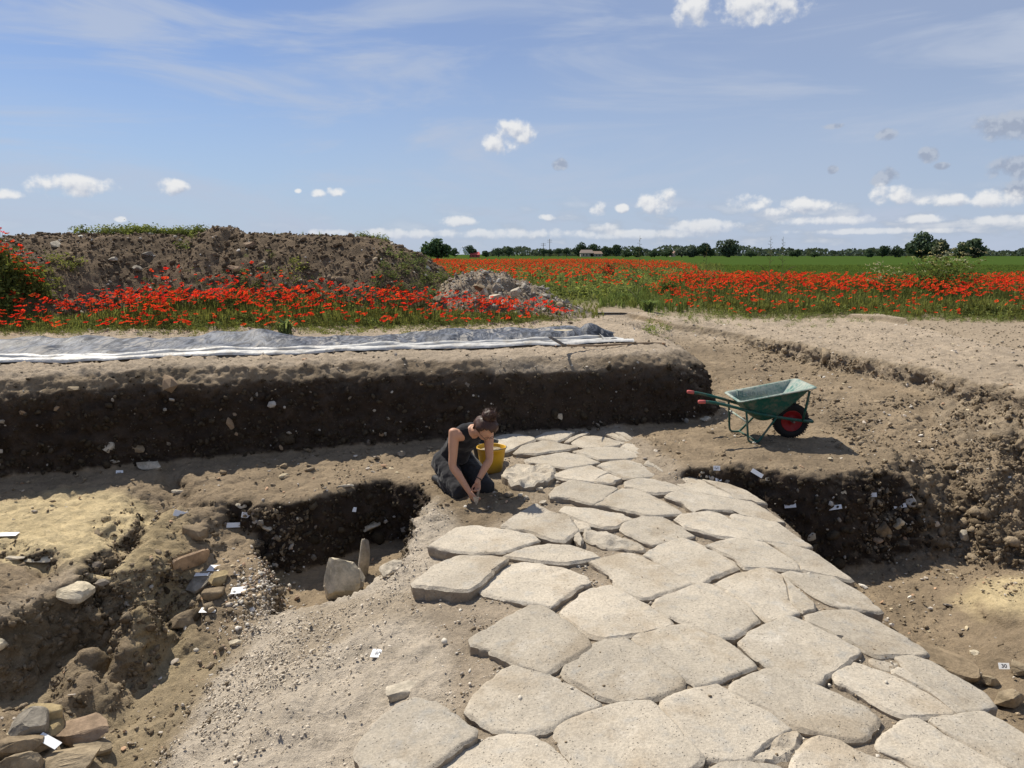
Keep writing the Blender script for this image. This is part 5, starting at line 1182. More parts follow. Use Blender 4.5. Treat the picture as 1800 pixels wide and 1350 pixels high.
def build_worker():
    PO = Vector((-.555, 7.3, float(gz(-.6, 7.2))))
    fwd = Vector((.50, -.866, 0)); left = Vector((.866, .5, 0)); up = Vector((0, 0, 1))
    def Q(f, l, u): return (fwd * f + left * l + up * u) * 1.08          # body frame: f forward, l to her left, u up
    skin, nt, b = new_mat('skin'); n_ = nt.noise(nt.objco(), 30, 4, .6); nt.l.new(nt.mix(n_, (.50, .265, .165), (.58, .325, .21)), b.inputs['Base Color']); b.inputs['Roughness'].default_value = .55; b.inputs['Specular IOR Level'].default_value = .35
    b.inputs['Subsurface Weight'].default_value = .08; b.inputs['Subsurface Radius'].default_value = (.02, .008, .004)
    def cloth(name, c):
        m, nt, b = new_mat(name); o = nt.objco(); n1 = nt.noise(o, 14, 4, .6); n2 = nt.noise(o, 220, 2, .5)
        nt.l.new(nt.mix(n1, c, tuple(q * 1.7 + .004 for q in c)), b.inputs['Base Color']); b.inputs['Roughness'].default_value = .92; b.inputs['Specular IOR Level'].default_value = .1
        b.inputs['Sheen Weight'].default_value = .15
        nt.l.new(nt.bump(nt.math('ADD', n1, nt.math('MULTIPLY', n2, .1)), .5, .012), b.inputs['Normal']); return m
    mtop = cloth('black_jersey', (.012, .012, .014)); mtr = cloth('charcoal_cotton', (.020, .020, .022))
    # joints
    pel = Q(-.10, 0, .27); wai = Q(.03, 0, .41); che = Q(.20, 0, .545); nk0 = Q(.33, 0, .625); nk1 = Q(.40, .005, .645)
    shR = Q(.30, -.175, .60); shL = Q(.30, .175, .595)
    elR = Q(.335, -.205, .335); wrR = Q(.46, -.105, .115)
    elL = Q(.385, .135, .36); wrL = Q(.425, .0, .195)
    hipR = Q(-.09, -.10, .25); hipL = Q(-.09, .10, .25); knR = Q(.30, -.12, .075); knL = Q(.31, .14, .075)
    anR = Q(-.10, -.10, .06); anL = Q(-.10, .11, .06); toR = Q(-.24, -.10, .035); toL = Q(-.24, .11, .035)
    def arm(sh, el, wr): return limb([sh + (sh - el) * .12, sh.lerp(el, .25), sh.lerp(el, .6), el, el.lerp(wr, .3), el.lerp(wr, .7), wr, wr + (wr - el) * .1], [.050, .050, .043, .037, .039, .031, (.026, .021), (.026, .019)])
    def lowlimb(hp, kn, an, to): return [limb([hp, hp.lerp(kn, .5), kn], [.095, .082, .062]), limb([kn, kn.lerp(an, .35), an, to], [.058, .057, .042, .035])]
    body = [limb([pel, wai, che, nk0], [(.15, .11), (.125, .10), (.15, .11), (.09, .07)]), limb([shR, nk0 + Q(-.03, 0, -.02), shL], [.058, .075, .058]), limb([nk0 - Q(.03, 0, .02), nk1, Q(.47, .02, .665)], [.056, .052, .052]), arm(shR, elR, wrR), arm(shL, elL, wrL)] + lowlimb(hipR, knR, anR, toR) + lowlimb(hipL, knL, anL, toL)
    # head: crown points forward-up, face looks down at the hands
    HC = Q(.50, .035, .675)
    hz_ = (fwd * .68 + up * .62 + left * .12).normalized()       # crown axis
    hy_ = (fwd * .60 - up * .78 + left * .02); hy_ = (hy_ - hz_ * hy_.dot(hz_)).normalized()   # face direction
    hx_ = hy_.cross(hz_)
    v, f = ICO3; v = np.concatenate([v]); 
    bmh = bmesh.new(); bmesh.ops.create_icosphere(bmh, subdivisions=4, radius=1); hv = np.array([tuple(q.co) for q in bmh.verts]); hf = np.array([[q.index for q in p.verts] for p in bmh.faces]); bmh.free()
    x, y, z = hv.T
    jaw = sstep(.1, -.9, z)
    hx = x * (.074 - .018 * jaw); hyv = y * (.092 - .012 * jaw) + jaw * .012; hzv = z * (.105 + .012 * (z < 0))
    face = np.clip(y, 0, 1)
    def bumpf(cx, cz, s, a): return a * np.exp(-((x - cx) ** 2 + (z - cz) ** 2) / s ** 2) * (y > .2)
    hyv = hyv + bumpf(0, -.22, .13, .020) + bumpf(0, -.08, .09, .012) + bumpf(0, .16, .3, .005) - bumpf(.33, .05, .15, .012) - bumpf(-.33, .05, .15, .012) + bumpf(0, -.56, .16, .007) - bumpf(0, -.63, .07, .006) + bumpf(0, -.88, .18, .008) + bumpf(.42, -.2, .2, .004) + bumpf(-.42, -.2, .2, .004)
    hx = hx + np.sign(x) * .016 * np.exp(-((np.abs(x) - 1) ** 2 * 3 + (y + .05) ** 2 * 30 + (z + .12) ** 2 * 14))
    head = np.array([tuple(HC + hx_ * a + hy_ * b_ + hz_ * c_) for a, b_, c_ in zip(hx, hyv, hzv)])
    # hands: palm block plus five separate bent fingers
    def hand(wr, dirv, palmn, curl, side):
        d = dirv.normalized(); n = (palmn - d * palmn.dot(d)).normalized(); s = d.cross(n) * side   # n: palm faces this way, s: towards the thumb
        global LIMB_SIDE; LIMB_SIDE = s
        out = [limb([wr - d * .01, wr + d * .03, wr + d * .065, wr + d * .08], [(.024, .019), (.034, .016), (.039, .015), (.036, .013)])]
        for k, (off, ln) in enumerate(((.028, .070), (.010, .078), (-.009, .073), (-.027, .058))):
            p0 = wr + d * .07 + s * off; dd = (d + s * off * 2.0).normalized(); pts = [p0]; c = curl[k]
            for j, q in enumerate((.42, .33, .25)):
                a = c * (j + .6); pts.append(pts[-1] + (dd * math.cos(a) + n * math.sin(a)) * ln * q)
            out.append(limb(pts, [.0105, .010, .009, .0075], 10))
        p0 = wr + d * .022 + s * .024
        pts = [p0, p0 + d * .022 + s * .022 + n * .008, p0 + d * .048 + s * .028 + n * .022, p0 + d * .066 + s * .020 + n * .036]
        out.append(limb(pts, [.013, .0115, .010, .008], 10)); LIMB_SIDE = left
        return out
    hR = hand(wrR, Q(.06, .045, -.085), Q(.25, .8, -.5), (.55, .6, .62, .6), -1)
    hL = hand(wrL, Q(.03, -.02, -.09), Q(.3, -.9, 0), (.75, .8, .8, .75), 1)
    V, T = join_np(body + [(head, hf)] + hR + hL)
    r = remeshed(np_mesh('b', V, T), .0055, 3)
    r.materials.clear(); r.materials.append(skin); r.polygons.foreach_set('use_smooth', np.full(len(r.polygons), True)); r.name = 'person'
    man = link('person', r, loc=PO, label='kneeling person in black sleeveless top and dark trousers working with hand tool', cat='person')
    # clothes
    def garment(name, meshes, mat, vox, fold, fs, cut=None):
        V, T = join_np(meshes); g = remeshed(np_mesh('g', V, T), vox, 3); v, n = get_np(g)
        fo = v * np.array([1, 1, 1.0])
        g.vertices.foreach_set('co', (v + n * (fbm(fo, fs, 3) * fold + ridged(fo + 4, fs * .8, 2) * fold * .5)[:, None]).astype(np.float32).ravel()); g.update()
        if cut:
            bm = bmesh.new(); bm.from_mesh(g); bmesh.ops.delete(bm, geom=[q for q in bm.verts if cut(q.co)], context='VERTS'); bm.to_mesh(g); bm.free()
        g.materials.clear(); g.materials.append(mat); g.polygons.foreach_set('use_smooth', np.full(len(g.polygons), True))
        return link(name, g, parent=man)
    tank = [limb([Q(-.13, 0, .26), Q(-.03, 0, .355), wai, Q(.12, 0, .49), che, Q(.28, 0, .60)], [(.172, .13), (.158, .12), (.143, .115), (.155, .122), (.160, .125), (.115, .092)]),
            limb([Q(.275, -.118, .602), Q(.29, -.06, .612), Q(.29, .06, .610), Q(.275, .118, .599)], [.070, .088, .088, .070]), limb([Q(.06, 0, .33), Q(.12, 0, .40)], [.09, .08])]
    garment('sleeveless_top', tank, mtop, .009, .006, 9)
    leg = lambda hp, kn, an: [limb([pel, hp], [(.14, .125), .122]), limb([hp, hp.lerp(kn, .5), kn], [.124, .110, .088]), limb([kn, kn.lerp(an, .3) + up * .01, kn.lerp(an, .75), an], [.084, .082, .07, .06])]
    garment('trousers', leg(hipR, knR, anR) + leg(hipL, knL, anL), mtr, .010, .010, 11)
    boot = [limb([a_, a_.lerp(t_, .5), t_ + Q(-.04, 0, .01)], [.056, (.052, .045), (.046, .036)]) for a_, t_ in ((anR, toR), (anL, toL))]
    for bt in boot: garment('boot', [bt], M_blk, .008, .001, 8)
    # hair: cap over the skull and a loose curly bun
    hm, nt, b = new_mat('dark_brown_hair'); n_ = nt.noise(nt.objco(), 60, 5, .7); nt.l.new(nt.mix(n_, (.016, .008, .005), (.10, .042, .022)), b.inputs['Base Color']); b.inputs['Roughness'].default_value = .45; b.inputs['Specular IOR Level'].default_value = .4
    cap = head[(z > -.55)]; keep = ((y < .42) | (z > .62)) & ((z > -.35) | (y < -.45)) & ~((np.abs(x) > .75) & (z < .05) & (y > -.25))
    fk = hf[keep[hf].all(1)]; used = np.unique(fk); mp_ = -np.ones(len(hv), int); mp_[used] = np.arange(len(used))
    nrm = np.array([tuple((hx_ * a + hy_ * b_ + hz_ * c_).normalized()) for a, b_, c_ in hv])
    hvv = head + nrm * (.019 + .013 * ridged(hv * np.array([2.4, .7, 1.4]), 3.0, 3) + .006 * fbm(hv, 7, 3))[:, None]
    link('hair', np_mesh('hair', hvv[used], mp_[fk], hm), parent=man).modifiers.new('s', 'SOLIDIFY').thickness = -.012
    bun = HC + hz_ * .115 - hy_ * .035 + up * .035
    rb = np.random.default_rng(4); parts = []
    tv, tf = ICO2
    bl = tv * (1 + .28 * fbm(tv, 2.2, 3) + .2 * ridged(tv + 5, 3.4, 2))[:, None] * np.array([.058, .058, .055]) + np.array(tuple(bun))
    parts.append((bl, tf, np.ones((len(bl), 3))))
    v_, f_, c_ = merge(parts); hb = link('bun', np_mesh('bun', v_, f_[0], hm), parent=man)
    cv = []; cf = []; o_ = 0
    for k in range(700):                                           # flyaway curls
        base = bun + Vector(rb.normal(size=3)).normalized() * .044; d = (base - bun).normalized() * .5 + Vector(rb.normal(size=3)) * .7; ln = rb.uniform(.01, .034); sw = Vector(rb.normal(size=3)) * .012
        pts = [base + d * ln * t + sw * math.sin(t * 4.5) for t in (0, .3, .6, 1)]
        a_, q_, t_ = tube(pts, [.003, .0028, .0022, .001], 4, False); cv += [tuple(p) for p in a_]; cf += [tuple(i + o_ for i in g) for g in q_]; o_ = len(cv)
    link('curls', np_mesh('curls', np.array(cv), np.array(cf), hm), parent=man, kind='stuff')
    # glasses
    gl = []
    for s_ in (-1, 1):
        c0 = HC + hy_ * .098 + hz_ * .002 + hx_ * (s_ * .03)
        gl.append([c0 + hx_ * (.024 * math.cos(a)) + hz_ * (.017 * math.sin(a)) for a in np.linspace(0, 2 * math.pi, 19)])
        gl.append([c0 + hx_ * (s_ * .024), HC + hx_ * (s_ * .08) + hy_ * .05, HC + hx_ * (s_ * .08) - hy_ * .01])
    cv = []; cf = []
    for g in gl:
        a_, q_, t_ = tube(g, .0022, 5, False); o_ = len(cv); cv += [tuple(p) for p in a_]; cf += [tuple(i + o_ for i in q) for q in q_]
    link('glasses', np_mesh('glasses', np.array(cv), np.array(cf), M_blk), parent=man)
    # wrist band and forearm / upper-arm tattoos
    tat, nt, b = new_mat('tattoo_ink'); b.inputs['Base Color'].default_value = (.10, .07, .065, 1)
    d = (wrL - elL).normalized(); v0 = d.orthogonal().normalized(); v1 = d.cross(v0); c0 = elL.lerp(wrL, .93)
    tube_obj('bracelet', [c0 + (v0 * math.cos(a) + v1 * math.sin(a)) * .030 for a in np.linspace(0, 2 * math.pi, 17)], .004, M_blk, 6, parent=man)
    return man, PO, Q, wrR, wrL
worker, PO, QF, wrR, wrL = build_worker()
# trowel: wooden handle in the left hand, blade reaching the soil
tip = P(837, 887, float(gz(-.35, 6.8)) + .01); tl = PO + wrL + QF(.045, -.02, -.07)
tr_ = empty('trowel', tip, label='small hand tool held upright touching the soil', cat='trowel')
tt = tl - tip; tube_obj('handle', [tt * .55, tt * .8, tt * 1.0, tt * 1.18], [.010, .013, .014, .011], M_wood, 10, parent=tr_)
tube_obj('shaft', [tt * .22, tt * .58], .005, M_iron, 8, parent=tr_)
V = [(-.028, 0, .075), (.028, 0, .075), (.02, 0, .03), (0, 0, -.004), (-.02, 0, .03)]; V = V + [(x, y + .003, z) for x, y, z in V]
bm = bmesh.new(); bvv = [bm.verts.new(q) for q in V]; bm.faces.new(bvv[:5]); bm.faces.new(bvv[5:][::-1])
for k in range(5): bm.faces.new((bvv[k], bvv[k + 5], bvv[(k + 1) % 5 + 5], bvv[(k + 1) % 5]))
bmesh.ops.recalc_face_normals(bm, faces=bm.faces)
M_steel = metal_mat('worn_steel', (.55, .54, .52), .4, .8); bm_obj('blade', bm, M_steel, parent=tr_)
a = P(795, 869, .01); c = P(813, 864, .02); a.z = float(gz(a.x, a.y)) + .018; c.z = float(gz(c.x, c.y)) + .02
br = empty('brush', a, label='wooden handled brush lying beside the knee', cat='brush'); dd = c - a
tube_obj('handle', [Vector(), dd * .4, dd * .8, dd * 1.15], [.008, .012, .011, .013], M_plank, 10, parent=br)
tube_obj('bristles', [dd * 1.15, dd * 1.5], [.016, .022], M_wood, 10, parent=br)
# ------------------------------------------------------------------ spoil heap and gravel heap
def heap(name, xs, ys, hfun, colfun, label, cat, mat, amp):
    X, Y = np.meshgrid(xs, ys); h = hfun(X, Y); q = np.stack([X.ravel(), Y.ravel(), h.ravel()], 1)
    k = sstep(.02, .35, h).ravel()
    d = (fbm(q, .9, 3) * amp[0] + fbm(q + 7, 4, 3, .6) * amp[1] + np.maximum(0, fbm(q + 3, 9, 2)) * amp[2]) * k
    Z = 1.03 + h.ravel() + d - .06 * (1 - sstep(0, .05, h)).ravel()
    v = np.stack([X.ravel() + fbm(q + 20, 5, 2) * amp[1] * .6 * k, Y.ravel() + fbm(q + 30, 5, 2) * amp[1] * .6 * k, Z], 1)
    ny, nx = X.shape; idx = np.arange(nx * ny).reshape(ny, nx)
    F4 = np.stack([idx[:-1, :-1].ravel(), idx[:-1, 1:].ravel(), idx[1:, 1:].ravel(), idx[1:, :-1].ravel()], 1)
    hq = h.ravel()[F4].max(1); F4 = F4[hq > .004]
    org = np.array([xs.mean(), ys.min(), 1.05])
    me = np_mesh(name, v - org, F4, mat, cols=colfun(q))
    o = link(name, me, loc=org, label=label, cat=cat); vv, nn = get_np(me); used = np.unique(F4); return o, vv[used] + org, nn[used], v, F4
cp = [PY(a, c, 17.3) for a, c in [(-260, 452), (-120, 432), (0, 426), (60, 418), (110, 411), (160, 416), (230, 413), (290, 416), (340, 415), (368, 408), (390, 399), (408, 401), (422, 416), (470, 415), (540, 414), (600, 417), (660, 421), (700, 433), (740, 448), (770, 470), (800, 498), (830, 530)]]
cpx = np.array([p.x for p in cp]); cph = np.array([p.z for p in cp]) - 1.05
def h_spoil(X, Y):
    hc = np.interp(X, cpx, np.maximum(0, cph))
    yb = 14.15 - 2.0 * sstep(-7.6, -9.4, X); t = (Y - yb) / (17.0 - yb); front = sstep(-.02, 1.0, t) ** .85; back = 1 - sstep(17.8, 20.8, Y)
    end = sstep(-1.0, -1.9, X)
    return np.maximum(hc * np.where(Y < 17.4, front, back) * np.clip(end + (hc > .2), 0, 1), 1.2 * np.exp(-((X + 9.5) / .85) ** 2 - ((Y - 13.6) / .8) ** 2))
def c_spoil(q):
    k = fbm(q + 5, 1.1, 3)[:, None]; k2 = fbm(q + 9, 5, 3)[:, None]
    return np.clip(np.array([.145, .106, .069]) * (1 + .3 * k + .3 * k2), .02, .5)
spoil, SV, SN, SALL, SF = heap('spoil_heap', np.arange(-15.5, -.8, .055), np.arange(11.8, 21, .055), h_spoil, c_spoil, 'long dark brown spoil heap with weeds rising behind the left poppies', 'soil heap', M_soil, (.06, .05, .05))
cq = [PY(a, c, 15.9) for a, c in [(670, 560), (735, 540), (765, 516), (795, 490), (825, 479), (850, 480), (885, 485), (910, 497), (940, 505), (970, 519), (1005, 538), (1050, 556)]]
cqx = np.array([p.x for p in cq]); cqh = np.array([p.z for p in cq]) - 1.05
def h_grav(X, Y):
    hc = np.interp(X, cqx, np.maximum(0, cqh), 0, 0); return hc * np.where(Y < 15.9, sstep(14.3, 15.8, Y), 1 - sstep(16.1, 17.8, Y))
def c_grav(q):
    k = fbm(q + 2, 1.4, 3)[:, None]; k2 = fbm(q + 12, 6, 3)[:, None]
    return np.clip(np.array([.26, .21, .155]) * (1 + .2 * k + .3 * k2), .05, .7)
gheap, HV, HN, _, _ = heap('gravel_heap', np.arange(-3.0, 1.9, .045), np.arange(14, 18, .045), h_grav, c_grav, 'small pale rubble heap right of the dark spoil heap', 'rubble heap', M_soil, (.04, .06, .07))
def rocks_on(V_, N_, n, size, flat, pal, seed, w=None, tpls=TPL):
    global GV, GN
    r = np.random.default_rng(seed); sv, sn = GV, GN; GV, GN = V_, N_
    p = None if w is None else w / w.sum(); out = rocks(r.choice(len(V_), n, p=p), size, flat, pal, r, .2, .15, tpls); GV, GN = sv, sn; return out
fr = (SV[:, 1] < 17.8).astype(float) * (SV[:, 2] > 1.15) + 1e-6
v, f, c = rocks_on(SV, SN, 15000, (.018, .55), (.6, .95), np.array([[.15, .110, .070], [.19, .140, .092], [.12, .088, .057], [.22, .165, .112]]), 5, fr)
link('heap_clods', np_mesh('heap_clods', v, f, M_soil, cols=c), kind='stuff', label='earth clods covering the dark spoil heap')
v, f, c = rocks_on(SV, SN, 650, (.022, .55), (.5, .8), PAL * .8, 6, fr)
link('heap_stones', np_mesh('heap_stones', v, f, M_peb, smooth=False, cols=c), kind='stuff', label='pale stones scattered over the dark spoil heap')
v, f, c = rocks_on(HV, HN, 5000, (.016, .6), (.5, .85), PAL * .62, 7, (HV[:, 2] > 1.1) + 1e-6)
link('heap_rubble', np_mesh('heap_rubble', v, f, M_peb, smooth=False, cols=c), kind='stuff', label='broken pale stones covering the rubble heap')
for k, (a, c_, w, h, mk, lb) in enumerate([(775, 521, .3, .14, 'brown', 'flat brown stone slab high on rubble heap'), (842, 500, .42, .16, 'brown', 'broad brown slab in middle of rubble heap'), (852, 509, .22, .16, 'cream', 'white block below the broad brown slab'), (870, 520, .38, .2, 'pale', 'large pale block at front of rubble heap'), (906, 510, .34, .2, 'pale', 'pale block at right front of rubble heap'), (885, 528, .18, .12, 'cream', 'white stone at foot of rubble heap'), (846, 527, .2, .14, 'pale', 'pale lump at left foot of rubble heap')]):
    p = P(a, c_, 1.0); 
    yy = 15.0 - .1 * (k % 3); q = PY(a, c_, yy); stone(0, 0, w, w * .7, h, .3 + k, mk, lb, 70 + k, .4, (.2, .1), .1, at=Vector((q.x, q.y, q.z - h * .4)))
for k, (a, c_, w, lb) in enumerate([(440, 434, .3, 'reddish stone near top of the spoil heap'), (415, 476, .34, 'pale orange block low on the spoil heap'), (240, 478, .35, 'grey boulder low on the spoil heap'), (198, 458, .22, 'pale stone on spoil heap above the poppies'), (258, 451, .24, 'dark stone in middle of spoil heap'), (98, 434, .3, 'pale split stone near the left end of spoil heap')]):
    ys_ = np.arange(14.0, 17.6, .05); d = pix_dir(a, c_); zz_ = CZ + d[2] / d[1] * ys_; xx_ = d[0] / d[1] * ys_; hh = 1.03 + h_spoil(xx_, ys_); i = int(np.argmax(hh > zz_))
    stone(0, 0, w, w * .7, w * .5, k, ('red', 'tile', 'grey', 'pale', 'grey', 'pale')[k], lb, 90 + k, .4, (.2, .1), .3, at=Vector((xx_[i], ys_[i], zz_[i])))

# ------------------------------------------------------------------ plants
def plant_mat(name, trans=.45, tint=(1.15, 1.1, .7)):
    m = bpy.data.materials.new(name); m.use_nodes = True; nt = NT(m.node_tree); nt.n.clear(); out = nt.new('ShaderNodeOutputMaterial')
    c = nt.attr('col'); n = nt.noise(nt.pos(), 12, 2, .5); c = nt.mix(1.0, c, nt.math('MULTIPLY_ADD', n, .6, .7), 'MULTIPLY')
    d = nt.new('ShaderNodeBsdfDiffuse'); t = nt.new('ShaderNodeBsdfTranslucent'); nt.l.new(c, d.inputs[0]); nt.l.new(nt.mix(1.0, c, tint, 'MULTIPLY'), t.inputs[0])
    mx = nt.new('ShaderNodeMixShader'); mx.inputs[0].default_value = trans; nt.l.new(d.outputs[0], mx.inputs[1]); nt.l.new(t.outputs[0], mx.inputs[2]); nt.l.new(mx.outputs[0], out.inputs[0]); return m
M_leaf = plant_mat('leaves'); M_petal = plant_mat('poppy_petals', .45, (1.1, .75, .8)); M_far = plant_mat('far_foliage', .25)
def blade_tpl(seed, n, h, spread, width, lean=.5, upright=False):
    r = np.random.default_rng(seed); V = []; T = []
    for k in range(n):
        a = r.uniform(0, 6.28); b = np.array([math.cos(a), math.sin(a), 0]) * r.uniform(0, spread); a2 = r.uniform(0, 6.28); ln = h * r.uniform(.55, 1.1)
        d = np.array([math.cos(a2), math.sin(a2), 0]) * lean * ln * r.uniform(.2, 1); s = np.array([-math.sin(a2 + r.uniform(-1, 1)), math.cos(a2), 0]) * width * r.uniform(.6, 1.3)
        m = b + d * .35 + np.array([0, 0, ln * .6]); e = b + d + np.array([0, 0, ln * (1 - .25 * lean)]); o = len(V)
        V += [b - s * .6, b + s * .6, m + s, m - s, e]; T += [(o, o + 1, o + 2), (o, o + 2, o + 3), (o + 3, o + 2, o + 4)]
    return np.array(V), np.array(T)
def leaf_tpl(seed, n, rad, h, size):
    r = np.random.default_rng(seed); V = []; T = []
    for k in range(n):
        c = r.normal(size=3) * np.array([rad, rad, h * .4]) * .6 + np.array([0, 0, h * .55]); c[2] = max(.02, c[2])
        u = r.normal(size=3); u[2] *= .5; u /= np.linalg.norm(u); w = np.cross(u, r.normal(size=3)); w /= np.linalg.norm(w); s = size * r.uniform(.6, 1.4); o = len(V)
        V += [c - u * s, c + w * s * .5, c + u * s, c - w * s * .5]; T += [(o, o + 1, o + 2), (o, o + 2, o + 3)]
    return np.array(V), np.array(T)
def flower_tpl(seed):
    r = np.random.default_rng(seed); V = []; T = []; C = []; cup = r.uniform(.25, .8)
    for k in range(4):
        a = k * math.pi / 2 + r.normal() * .12; rr = r.uniform(.85, 1.12); lift = cup * r.uniform(.7, 1.2); o = len(V)
        def pt(da, q, z): return (math.cos(a + da) * q * rr, math.sin(a + da) * q * rr, z)
        V += [(0, 0, -.06), pt(-.5, .5, .12 * lift), pt(.5, .5, .12 * lift), pt(-.72, .92, .42 * lift + r.normal() * .06), pt(0, 1.05, .5 * lift + r.normal() * .1), pt(.72, .92, .42 * lift + r.normal() * .06)]
        C += [(.05, .02, .02), (.9, .8, .8), (.9, .8, .8), (1, 1, 1), (1.05, 1.15, 1.1), (1, 1, 1)]
        T += [(o, o + 1, o + 2), (o + 1, o + 3, o + 4), (o + 1, o + 4, o + 2), (o + 2, o + 4, o + 5)]
    o = len(V); V += [(.13, 0, .12), (-.08, .11, .12), (-.08, -.11, .12), (0, 0, .28)]; C += [(.03, .04, .05)] * 4; T += [(o, o + 1, o + 3), (o + 1, o + 2, o + 3), (o + 2, o, o + 3)]
    return np.array(V, float), np.array(T), np.array(C)
FT = [flower_tpl(k) for k in range(7)]
rp = np.random.default_rng(77)
def sample_poly(poly, n, dens=None):
    xs = [p[0] for p in poly]; ys = [p[1] for p in poly]; out = []
    while sum(len(o) for o in out) < n:
        p = np.c_[rp.uniform(min(xs), max(xs), n), rp.uniform(min(ys), max(ys), n)]; ok = in_poly(p[:, 0], p[:, 1], poly)
        if dens is not None: ok &= rp.uniform(size=n) < dens(p[:, 0], p[:, 1])
        out.append(p[ok])
    return np.concatenate(out)[:n]
def zplant(x, y):
    z = gz(x, y); return np.maximum(z, np.where((x < 1.9) & (y > 11.8) & (y < 21), 1.03 + np.maximum(h_spoil(x, y) * (x < -.8), h_grav(x, y)), z))
LEFT = [(-11.5, 11.4), (-8, 11.75), (-6, 11.8), (-3.7, 12.05), (-1.5, 12.6), (.3, 13.2), (1.15, 13.75), (1.35, 14.4), (.9, 15.0), (-1, 15.1), (-3, 15.45), (-6, 15.6), (-7.6, 15.4), (-8.2, 14.3), (-9.4, 13.0), (-11.5, 12.6)]
RIGHT = [(3.9, 20.0), (3.75, 18.2), (4.6, 16.4), (5.4, 16.2), (7.6, 16.5), (9, 16.0), (10.4, 15.5), (13.5, 15.4), (19, 16), (24, 27), (17, 27.0), (12.5, 24.0), (10.5, 27.5), (7, 28.5), (4.6, 27)]
MID = [(-1.9, 22), (1.6, 19.6), (3.1, 20.5), (3.8, 24), (5.5, 29), (9, 36), (15, 62), (13, 92), (-16, 92), (-24, 60), (-12, 34), (-5, 24)]
def edge_d(poly): return lambda x, y: sstep(.0, .9, poly_dist(x, y, poly)) * .9 + .1
class Veg:
    def __init__(s): s.p = []
    def add(s, tpl, pos, sc, colr, tilt=.0):
        n = len(pos); nr = np.c_[rp.normal(size=(n, 2)) * tilt, np.ones(n)]
        s.p.append(scatter(tpl[0], tpl[1], pos, rot_align(nr, rp.uniform(0, 6.28, n)), sc, None, colr))
    def build(s, name, mat, label):
        v, f, c = merge(s.p); return link(name, np_mesh(name, v, f, mat, cols=c), kind='stuff', label=label)
def gcol(n, base, var=.22, yel=.25):
    c = np.repeat(np.array(base)[None], n, 0) * (1 + rp.normal(size=(n, 1)) * var); t = rp.uniform(0, yel, (n, 1)); return np.clip(c * (1 - t) + np.array([.26, .24, .08]) * t, .01, .6)
GT = [blade_tpl(k, 14, 1.0, .22, .022, .45) for k in range(6)]; WT = [leaf_tpl(k + 20, 40, .5, 1.0, .115) for k in range(5)]
G1 = (.165, .19, .065); G2 = (.17, .215, .08)
def under(poly, n, hmin, hmax, name, label, base=G1, leafy=.72, scl=1.0):
    v = Veg(); p = sample_poly(poly, n, lambda x, y: np.ones(len(x))); e = sstep(0, 1.35, poly_dist(p[:, 0], p[:, 1], poly)); k = 12
    z = zplant(p[:, 0], p[:, 1]); h = (hmin + (hmax - hmin) * e) * rp.uniform(.65, 1.15, len(p)) * (1 + .25 * fbm(np.c_[p, 0 * z], .8, 2))
    pos = np.c_[p, z - .02]; typ = rp.integers(0, 100, len(p)) < leafy * 100 * (1.6 - e)
    for i in range(6):
        s = (~typ) & (np.arange(len(p)) % 6 == i)
        if s.any(): v.add(GT[i], pos[s], np.c_[h[s] * scl, h[s] * scl, h[s]], gcol(s.sum(), base), .15)
        s = typ & (np.arange(len(p)) % 5 == i % 5)
        if s.any() and i < 5: v.add(WT[i], pos[s], np.c_[h[s], h[s], h[s]] * .62 * scl, gcol(s.sum(), G2), .1)
    return v.build(name, M_leaf, label)
under(LEFT, 6500, .07, .34, 'poppy_foliage', 'green poppy foliage and grass in the strip behind the sheet')
under(RIGHT, 11500, .09, .38, 'poppy_foliage', 'green poppy foliage and weeds along the right field edge', leafy=.75)
under(MID, 10000, .26, .36, 'poppy_foliage', 'green foliage of the poppy field in the distance', scl=2.2)

